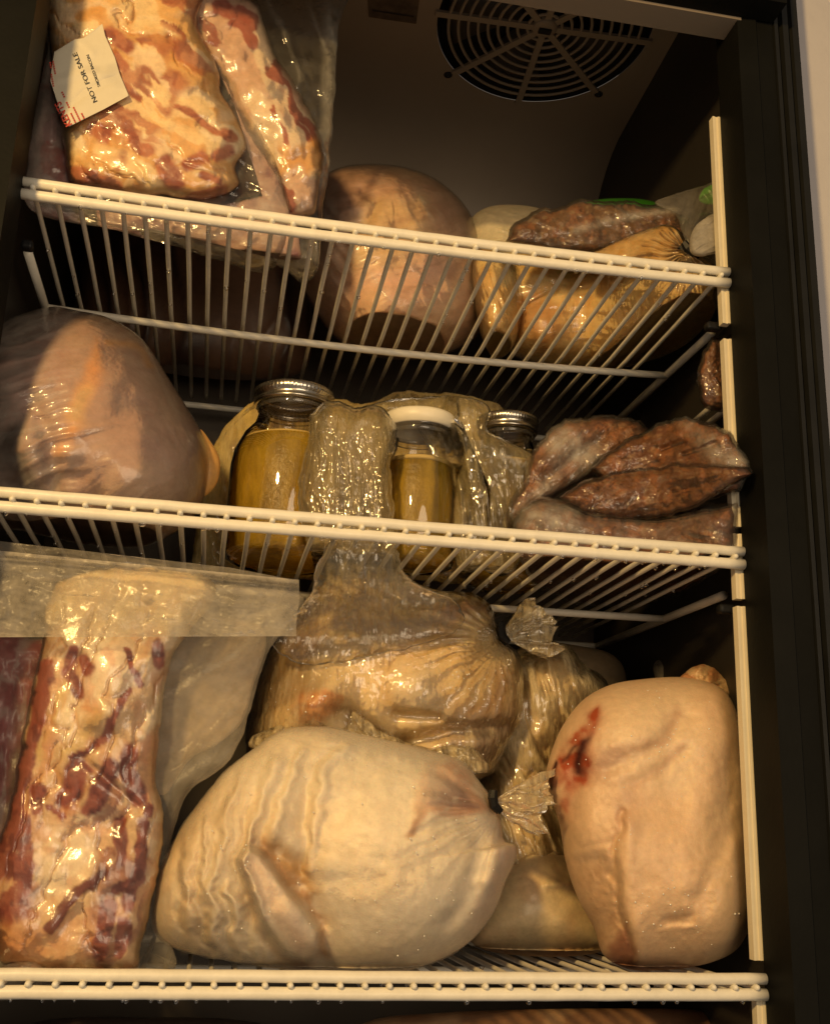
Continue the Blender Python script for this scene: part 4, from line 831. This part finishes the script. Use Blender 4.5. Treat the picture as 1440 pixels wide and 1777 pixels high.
# ================================================================== shelf 1
oA = [(96, -60), (330, -60), (352, -10), (340, 40), (362, 88), (378, 128), (384, 165), (405, 200), (420, 232), (424, 258), (408, 290), (412, 318), (395, 336), (350, 346), (290, 340), (240, 338), (180, 326), (124, 316), (114, 260), (108, 220), (92, 150), (90, 90)]
def cA(x, y):
    x2, y2 = meatwarp(x, y, 501); c = solid(x, (.64, .40, .17))
    c = mixc(c, (.76, .60, .36), .9 * sst(-.15, .30, bfbm(x2, y2, 24, 120, 44, 3, 502))); c = mixc(c, (.62, .33, .10), .7 * sst(.0, .45, bfbm(x2, y2, 30, 90, 18, 3, 517)))
    c = mixc(c, (.78, .68, .52), .6 * sst(.1, .5, bfbm(x2, y2, 20, 90, 30, 3, 522)))
    c = mixc(c, (.50, .21, .05), .7 * seams(x2, y2, 28, 44, 150, 503) * sst(-.3, .3, fbm(x, y, 70, 2, 518)))
    red = .8 * sst(.14, .36, bfbm(x2, y2, 32, 100, 32, 3, 507)) * sst(-.2, .2, fbm(x, y, 120, 2, 519))
    for pts, w in (([(196, 62), (224, 78)], 15), ([(168, 222), (184, 234)], 15), ([(228, 232), (245, 258), (262, 262)], 11), ([(118, 300), (160, 306), (205, 322)], 14), ([(290, 285), (304, 310)], 17), ([(328, 284), (352, 274)], 14), ([(380, 270), (398, 262)], 12), ([(392, 232), (406, 240)], 10), ([(330, 342), (388, 332)], 9), ([(205, 100), (215, 122)], 10), ([(310, 180), (350, 212), (400, 245)], 5), ([(355, 305), (380, 318)], 7), ([(220, 150), (240, 175)], 7)):
        red = np.maximum(red, sst(.15, .62, stroke(x2 * .5 + x * .5, y2 * .5 + y * .5, pts, w)))
    c = mixc(c, (.40, .13, .07), .9 * red); return mixc(c, (.22, .05, .035), .7 * red * sst(0, .5, fbm(x2, y2, 22, 3, 512)))
def dA(x, y):
    x2, y2 = meatwarp(x, y, 501)
    return .0035 * fbm(x, y, 90, 3, 504) + .0008 * fbm(x2, y2, 26, 2, 505) - .0018 * seams(x2, y2, 28, 44, 150, 503)
t = thing('bacon_pack', 'vacuum packed bacon slab with a crooked paper label, left end of the uppermost shelf', 'meat pack', aty(260, 390, .045))
A = t
blob('meat_slab', oA, .058, .026, .016, MEAT, t, [(220, 20), (240, 240)], dA, cA, nt=320, nr=90, p=4, rough=3)
oA0 = [(48, 330), (52, 260), (66, 170), (84, 90), (110, 80), (140, 200), (150, 330), (90, 345)]
blob('dark_meat', oA0, .075, .012, .01, MEAT, t, [(90, 180), (95, 290)], lambda x, y: .004 * fbm(x, y, 40, 3, 8), lambda x, y: mixc(solid(x, (.30, .20, .19)), (.24, .07, .06), sst(0, .3, fbm(x, y, 46, 3, 19))), nt=120, nr=30)
bA = [(84, -60), (340, -60), (370, 20), (400, 60), (440, 120), (470, 200), (486, 260), (492, 320), (500, 380), (470, 470), (380, 452), (280, 420), (180, 396), (90, 380), (44, 352), (50, 270), (66, 170), (82, 90)]
hzA = lambda x, y: .04 + .05 * sst(0, .6, fbm(x, y, 50, 3, 510)) + .08 * sst(395, 440, x + .2 * (260 - y)) + .10 * sst(330, 360, y) + .15 * sst(110, 90, x)
def dAf(x, y):
    m = region(x, y, [(90, -60), (330, -60), (360, 80), (425, 250), (410, 330), (330, 346), (120, 316)], 14)
    return m * dA(x, y) - .008 * (1 - m) + .003 + .0030 * ridged(x, y, 35, 34, 90, 511, 2) + .0012 * ridged(x, y, -30, 26, 70, 512, 2)
blob('cling_film', oA, .058, .026, .017, CLEAR, t, [(220, 20), (240, 240)], cling(dA, 30, 511), None, .035, nt=320, nr=100, p=4, rough=3, grow=2)
blob('plastic_bag', bA, .068, .009, .010, CLEAR, t, [(210, 10), (260, 330)], lambda x, y: .004 * fbm(x, y, 60, 3, 512) + .004 * ridged(x, y, 20, 26, 90, 513), None, hzA, nt=320, nr=80, p=5, rough=2)
# paper label, slightly creased, with its print
LB = [(95, 90), (130, 68), (146, 66), (178, 41), (183, 62), (200, 100), (208, 128), (224, 166), (180, 190), (120, 220), (104, 190), (88, 140), (90, 120)]
ly = .058 - .026 - .0085
def dLab(x, y): return .0012 * stroke(x, y, [(100, 138), (150, 125), (215, 130)], 8) + .0010 * fbm(x, y, 50, 2, 520) - .0015 * stroke(x, y, [(120, 185), (150, 160), (212, 128)], 7) + .0011 * stroke(x, y, [(134, 65), (160, 90)], 8)
lab = blob('paper_label', LB, ly, .0006, .0006, FLAT, t, [(150, 95), (155, 160)], dLab, lambda x, y: mixc(solid(x, (.66, .60, .47)), (.50, .46, .38), .5 * sst(-.1, .5, fbm(x, y, 60, 3, 521))), nt=200, nr=40, p=8, sharp=True)
INK = plain('black_ink', (.03, .03, .035), rough=.6); RINK = plain('red_ink', (.50, .05, .03), rough=.6)
def printed(name, s, px, py, ang, size, mat, parent, sx=1.0, bold=0):
    cu = bpy.data.curves.new(name, 'FONT'); cu.body = s; cu.size = 1; cu.offset = bold; o = bpy.data.objects.new(name, cu); COL.objects.link(o)
    dg = bpy.context.evaluated_depsgraph_get(); me = bpy.data.meshes.new_from_object(o.evaluated_get(dg)); bpy.data.objects.remove(o)
    V = np.array([v.co[:] for v in me.vertices]); Fc = [list(p_.vertices) for p_ in me.polygons]; a = math.radians(ang)
    u = V[:, 0] * size * sx; v = V[:, 1] * size
    x = px + u * math.cos(a) + v * math.sin(a); y = py + u * math.sin(a) - v * math.cos(a)
    return mesh(name, aty(x, y, ly - .0013 - dLab(x, y)), Fc, mat, parent, smooth=False)
printed('print_line', 'NOT FOR SALE', 170, 176, -113, 11.5, INK, lab, 1.20, .01)
printed('print_line', 'SMOKED BACON', 175, 150, -110, 7.0, INK, lab, 1.10, .012)
printed('print_line', 'KENTS', 126, 216, -117, 17, RINK, lab, .90, .02)
for k, (x, y, l) in enumerate(((133, 212, 22), (141, 209, 30), (95, 150, 24), (98, 128, 26), (91, 118, 14), (148, 205, 12), (122, 186, 12), (114, 168, 14))):
    a = math.radians(-116 if k in (0, 1, 5, 6, 7) else -100); P = []
    n = int(l / 4)
    for i in range(n):
        bx, by = x + 4 * i * math.cos(a), y + 4 * i * math.sin(a)
        P += [(bx, by), (bx + 2.6 * math.cos(a), by + 2.6 * math.sin(a)), (bx + 2.6 * math.cos(a) + 3 * math.sin(-a) * -1, by + 2.6 * math.sin(a) - 3 * math.cos(a) * -1 * -1), (bx + 3 * math.sin(-a) * -1, by - 3 * math.cos(a))]
    P = np.array(P); mesh('red_print', aty(P[:, 0], P[:, 1], ly - .0013 - dLab(P[:, 0], P[:, 1])), [[4 * i + j for j in range(4)] for i in range(len(P) // 4)], RINK, lab, smooth=False)
# ribs pack right of it
oA2 = [(286, -60), (400, -60), (420, -20), (448, 10), (462, 60), (482, 104), (512, 150), (540, 200), (552, 230), (560, 262), (556, 300), (550, 345), (544, 370), (510, 374), (494, 350), (480, 306), (462, 276), (440, 246), (418, 210), (392, 150), (366, 104), (336, 60), (300, 20)]
def cA2(x, y):
    x2, y2 = warp(x, y, 8, 26, 601); c = solid(x, (.56, .38, .28)); c = mixc(c, (.72, .60, .44), .8 * sst(-.1, .35, bfbm(x2, y2, 58, 100, 28, 3, 602)))
    red = np.zeros(x.shape)
    for pts, w in (([(380, 10), (420, 25), (440, 50)], 12), ([(408, 40), (440, 72)], 10), ([(478, 110), (500, 150), (520, 190), (545, 225), (550, 250)], 7), ([(470, 120), (485, 140)], 9), ([(350, 40), (372, 66)], 11), ([(475, 190), (492, 225), (500, 250)], 5), ([(500, 158), (520, 210), (540, 240)], 4), ([(495, 320), (505, 360)], 8), ([(482, 292), (490, 305)], 6)):
        red = np.maximum(red, sst(.25, .6, stroke(x2, y2, pts, w)))
    c = mixc(c, (.30, .07, .05), .9 * red); return mixc(c, (.62, .32, .08), .8 * region(x2, y2, [(490, 255), (555, 240), (560, 290), (530, 300), (515, 285), (490, 300)], 8))
dA2 = lambda x, y: .003 * fbm(x, y, 50, 3, 604) + .0009 * fbm(x, y, 18, 2, 605) + .005 * stroke(x, y, [(455, 150), (510, 250)], 18)
t = thing('rib_pack', 'narrow strip of bony ribs in a loose clear bag, between the labelled bacon and turkey', 'meat pack', aty(500, 480, .07))
blob('meat_slab', oA2, .080, .022, .016, MEAT, t, [(400, 50), (520, 290)], dA2, cA2, nt=260, nr=60, p=3.4, rough=3)
blob('inner_meat', [(325, 20), (372, 60), (420, 140), (470, 240), (500, 330), (520, 420), (500, 452), (300, 405), (180, 385), (185, 350), (300, 350), (400, 340), (430, 260), (390, 150)], .074, .006, .012, MEAT, t, [(400, 160), (455, 340), (300, 375)], lambda x, y: .003 * fbm(x, y, 40, 3, 3), lambda x, y: mixc(solid(x, (.40, .26, .22)), (.20, .09, .10), .9 * sst(.15, .5, fbm(x, y, 50, 3, 612))), nt=220, nr=40)
blob('cling_film', oA2, .080, .022, .017, CLEAR, t, [(400, 50), (520, 290)], cling(dA2, 65, 621), None, .04, nt=260, nr=70, p=3.4, rough=3, grow=2)
blob('plastic_bag', [(300, -60), (590, -60), (586, 60), (580, 180), (572, 280), (562, 350), (556, 420), (550, 470), (528, 492), (500, 470), (470, 440), (440, 300), (390, 150)], .086, .008, .008, CLEAR, t, [(450, 20), (520, 400)], lambda x, y: .004 * fbm(x, y, 60, 3, 624) + .005 * ridged(x, y, 70, 30, 90, 622), None,
     lambda x, y: .03 + .10 * sst(.4, .9, ridged(x, y, 70, 30, 90, 622)) + .14 * sst(550, 575, x) + .2 * sst(400, 470, y), nt=300, nr=70, p=5, rough=2)
# turkey
oB = [(518, 470), (524, 400), (538, 345), (556, 312), (588, 294), (630, 287), (684, 289), (732, 302), (768, 322), (800, 352), (822, 388), (832, 420), (842, 470), (846, 530), (828, 580), (780, 610), (720, 622), (650, 616), (590, 590), (550, 540)]
def cB(x, y):
    x2, y2 = warp(x, y, 10, 50, 701); c = solid(x, (.68, .45, .35)); c = mixc(c, (.76, .54, .36), .6 * sst(-.2, .5, fbm(x, y, 80, 3, 702)))
    c = mixc(c, (.66, .48, .24), .7 * region(x2, y2, [(610, 390), (650, 345), (730, 350), (760, 400), (700, 470), (600, 470)], 24)); c = mixc(c, (.56, .36, .28), .6 * region(x2, y2, [(530, 330), (640, 300), (640, 350), (600, 400), (530, 420)], 20))  # darker upper left paints the rib bag's shadow into the skin
    return mixc(c, (.40, .22, .14), .5 * sst(.55, .85, ridged(x2, y2, 170, 40, 130, 703)))
dB = lambda x, y: .005 * fbm(x, y, 90, 3, 704) - .007 * stroke(x, y, [(630, 330), (655, 345), (640, 380), (600, 410)], 10) + .003 * ridged(x, y, 85, 22, 60, 705) * region(x, y, [(620, 340), (780, 340), (780, 420), (620, 420)], 20) + .004 * ridged(x, y, 165, 40, 130, 703)
t = thing('bagged_turkey', 'round golden brown turkey in shiny film in the middle of the uppermost shelf', 'turkey', aty(680, 618, .22))
blob('turkey', oB, .300, .130, .09, SKIN, t, [(660, 420), (700, 500)], dB, cB, nt=320, nr=90)
blob('plastic_bag', oB, .300, .1315, .092, CLEAR, t, [(660, 420), (700, 500)], lambda x, y: dB(x, y) + .001 + .0035 * ridged(x, y, 60, 34, 110, 706), None, lambda x, y: .06 + .14 * sst(.5, .9, ridged(x, y, 60, 34, 110, 706)), nt=300, nr=80, grow=3)
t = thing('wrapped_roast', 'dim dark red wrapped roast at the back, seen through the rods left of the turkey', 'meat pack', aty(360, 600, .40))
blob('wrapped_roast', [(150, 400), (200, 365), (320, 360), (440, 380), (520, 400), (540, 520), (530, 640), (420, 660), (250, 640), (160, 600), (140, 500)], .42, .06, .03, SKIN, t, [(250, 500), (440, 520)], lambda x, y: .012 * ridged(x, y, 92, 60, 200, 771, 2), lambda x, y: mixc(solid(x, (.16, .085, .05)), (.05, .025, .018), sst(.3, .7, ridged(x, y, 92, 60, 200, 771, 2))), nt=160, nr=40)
# chickens on the right of the top shelf
oE = [(842, 470), (862, 440), (900, 425), (980, 428), (1060, 422), (1105, 400), (1150, 390), (1172, 398), (1192, 425), (1225, 445), (1250, 465), (1252, 500), (1240, 540), (1200, 590), (1140, 622), (1060, 640), (980, 640), (900, 620), (862, 580), (846, 520)]
def cE(x, y):
    x2, y2 = warp(x, y, 12, 60, 801); c = solid(x, (.86, .62, .28)); c = mixc(c, (.86, .70, .38), .7 * sst(-.1, .5, fbm(x, y, 70, 3, 802)))
    c = mixc(c, (.56, .27, .10), .8 * region(x2, y2, [(895, 520), (930, 490), (960, 530), (985, 580), (940, 610), (890, 570)], 14)); return mixc(c, (.60, .32, .11), .5 * sst(.3, .7, fbm(x, y, 44, 3, 808)))
dE = lambda x, y: .005 * fbm(x, y, 80, 3, 804) + .012 * stroke(x, y, [(945, 575)], 34) - .008 * stroke(x, y, [(880, 600), (905, 530), (960, 500)], 10)
t = thing('bagged_chicken', 'yellow chicken bag closed by a black clip at the right end of the uppermost shelf', 'chicken', aty(1050, 635, .2))
yE = lambda x, y: .295 - .205 * sst(980, 1255, x)
blob('chicken', oE, yE, .080, .08, SKIN, t, [(950, 530), (1130, 500)], dE, cE, nt=320, nr=90)
def dEf(x, y):
    u = np.arctan2(y - 436, 1192 - x); rr = np.hypot(x - 1192, y - 436)
    return dE(x, y) + .0015 + .0035 * np.sin(u * 26 + 2 * fbm(x, y, 40, 2, 5)) * np.exp(-(rr / 90) ** 2) + .003 * ridged(x, y, 0, 22, 110, 806)
blob('plastic_bag', oE, yE, .0865, .082, WETF, t, [(950, 530), (1130, 500)], dEf, None, lambda x, y: .06 + .12 * ridged(x, y, 0, 22, 110, 806), nt=320, nr=90, grow=2, rough=2)
oEl = [(1010, 452), (1050, 428), (1095, 408), (1130, 396), (1155, 391), (1176, 400), (1192, 426), (1222, 448), (1245, 470), (1180, 482), (1080, 474)]
dEl = lambda x, y: .003 * fbm(x, y, 40, 3, 815) + .003 * np.sin(np.arctan2(y - 436, 1192 - x) * 26 + 2 * fbm(x, y, 40, 2, 5)) * np.exp(-(np.hypot(x - 1192, y - 436) / 90) ** 2)
blob('chicken_leg', oEl, lambda x, y: .135 - .07 * sst(1060, 1220, x), .024, .02, SKIN, t, [(1080, 445), (1160, 430)], dEl, lambda x, y: mixc(solid(x, (.62, .40, .16)), (.70, .52, .28), sst(-.1, .5, fbm(x, y, 36, 3, 816))), nt=200, nr=50)
blob('leg_film', oEl, lambda x, y: .135 - .07 * sst(1060, 1220, x), .026, .02, WETF, t, [(1080, 445), (1160, 430)], dEl, None, .10, nt=200, nr=50, grow=1.5)
clip(t, 1196, 438, .050, 30, 1.15)
blob('bag_tail', [(1196, 436), (1200, 405), (1212, 385), (1232, 372), (1252, 368), (1266, 380), (1268, 415), (1262, 432), (1240, 440), (1215, 446)], .028, .010, .006, MILK, t, [(1225, 420), (1250, 400)], lambda x, y: .003 * ridged(x, y, -35, 13, 60, 811), None, .62, nt=140, nr=36, rough=2)
blob('bag_neck', [(1135, 352), (1170, 338), (1215, 322), (1246, 315), (1254, 345), (1254, 372), (1226, 376), (1205, 400), (1196, 432), (1182, 400), (1170, 372)], .060, .008, .006, MILK, t, [(1200, 380), (1220, 350)], lambda x, y: .004 * ridged(x, y, -80, 16, 60, 812), None, .13, nt=140, nr=36, rough=2)
oE2 = [(818, 480), (826, 440), (850, 425), (880, 440), (900, 470), (905, 540), (890, 600), (860, 620), (838, 590), (826, 540)]
t = thing('bagged_chicken', 'amber chicken bag with wet glints squeezed between the turkey and the clipped bag', 'chicken', aty(860, 620, .2))
blob('chicken', oE2, .24, .06, .05, SKIN, t, None, lambda x, y: .005 * fbm(x, y, 40, 3, 3), lambda x, y: mixc(solid(x, (.76, .50, .20)), (.82, .64, .34), sst(-.1, .5, fbm(x, y, 40, 3, 14))), nt=160, nr=40)
blob('plastic_bag', oE2, .24, .063, .052, WETF, t, None, lambda x, y: .005 * fbm(x, y, 40, 3, 3) + .004 * ridged(x, y, 75, 14, 60, 821), None, .15, nt=200, nr=50, grow=2)
oD = [(880, 418), (890, 394), (925, 374), (965, 362), (1005, 352), (1060, 354), (1110, 356), (1150, 360), (1178, 366), (1196, 388), (1202, 420), (1188, 410), (1168, 396), (1130, 404), (1080, 422), (1030, 436), (970, 432), (920, 424)]
gbag('sausage_bag', 'mottled brown sausage meat bag lying across the top of the clipped chicken', oD, .145, .018, [(930, 402), (1160, 384)], 840, 20, dark=.6, base=(.26, .13, .055), fleck=(.52, .36, .2), hz=.06, extra=lambda x, y: .3 * stroke(x, y, [(1000, 398), (1080, 378), (1170, 362)], 7), group=None)
oC = [(812, 440), (816, 385), (840, 362), (880, 355), (930, 360), (965, 375), (975, 420), (960, 460), (880, 470), (830, 465)]
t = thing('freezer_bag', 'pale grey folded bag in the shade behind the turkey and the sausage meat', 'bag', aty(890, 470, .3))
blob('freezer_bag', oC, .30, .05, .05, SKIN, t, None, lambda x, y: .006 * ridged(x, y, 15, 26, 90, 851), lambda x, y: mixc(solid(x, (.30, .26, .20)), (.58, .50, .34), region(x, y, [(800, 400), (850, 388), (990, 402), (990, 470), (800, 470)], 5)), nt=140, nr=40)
oG1 = [(985, 372), (1010, 354), (1040, 346), (1080, 344), (1115, 346), (1142, 354), (1150, 372), (1100, 392), (1020, 392)]
GREEN = flesh('green_plastic', rough=.3, sss=0, var=.06, bumps=((120, .2, 'noise', (1, 1, 1)),))
t = thing('green_bag', 'strip of green plastic bag showing behind the sausage meat', 'bag', aty(1060, 392, .2))
blob('green_bag', oG1, .20, .03, .03, GREEN, t, None, lambda x, y: .003 * ridged(x, y, 5, 20, 90, 861), lambda x, y: solid(x, (.035, .17, .015)), nt=120, nr=30)
oG2 = [(1212, 345), (1220, 328), (1235, 320), (1250, 316), (1256, 330), (1254, 352), (1236, 356), (1220, 354)]
t = thing('green_bag', 'green plastic bag tucked into the corner beside the right standard', 'bag', aty(1240, 400, .12))
blob('green_bag', oG2, .078, .004, .008, GREEN, t, None, lambda x, y: .003 * ridged(x, y, 60, 20, 90, 871), lambda x, y: solid(x, (.05, .26, .015)), nt=120, nr=30)
SHELF[:] = []
# ================================================================== below the lowest shelf
oU = [(560, 1830), (640, 1772), (760, 1758), (900, 1752), (1060, 1750), (1200, 1752), (1290, 1765), (1320, 1830), (1280, 1950), (1000, 2000), (700, 1980), (580, 1920)]
t = thing('paper_parcel', 'tan wrapped parcel barely showing under the lowest shelf', 'parcel', aty(950, 2000, .2))
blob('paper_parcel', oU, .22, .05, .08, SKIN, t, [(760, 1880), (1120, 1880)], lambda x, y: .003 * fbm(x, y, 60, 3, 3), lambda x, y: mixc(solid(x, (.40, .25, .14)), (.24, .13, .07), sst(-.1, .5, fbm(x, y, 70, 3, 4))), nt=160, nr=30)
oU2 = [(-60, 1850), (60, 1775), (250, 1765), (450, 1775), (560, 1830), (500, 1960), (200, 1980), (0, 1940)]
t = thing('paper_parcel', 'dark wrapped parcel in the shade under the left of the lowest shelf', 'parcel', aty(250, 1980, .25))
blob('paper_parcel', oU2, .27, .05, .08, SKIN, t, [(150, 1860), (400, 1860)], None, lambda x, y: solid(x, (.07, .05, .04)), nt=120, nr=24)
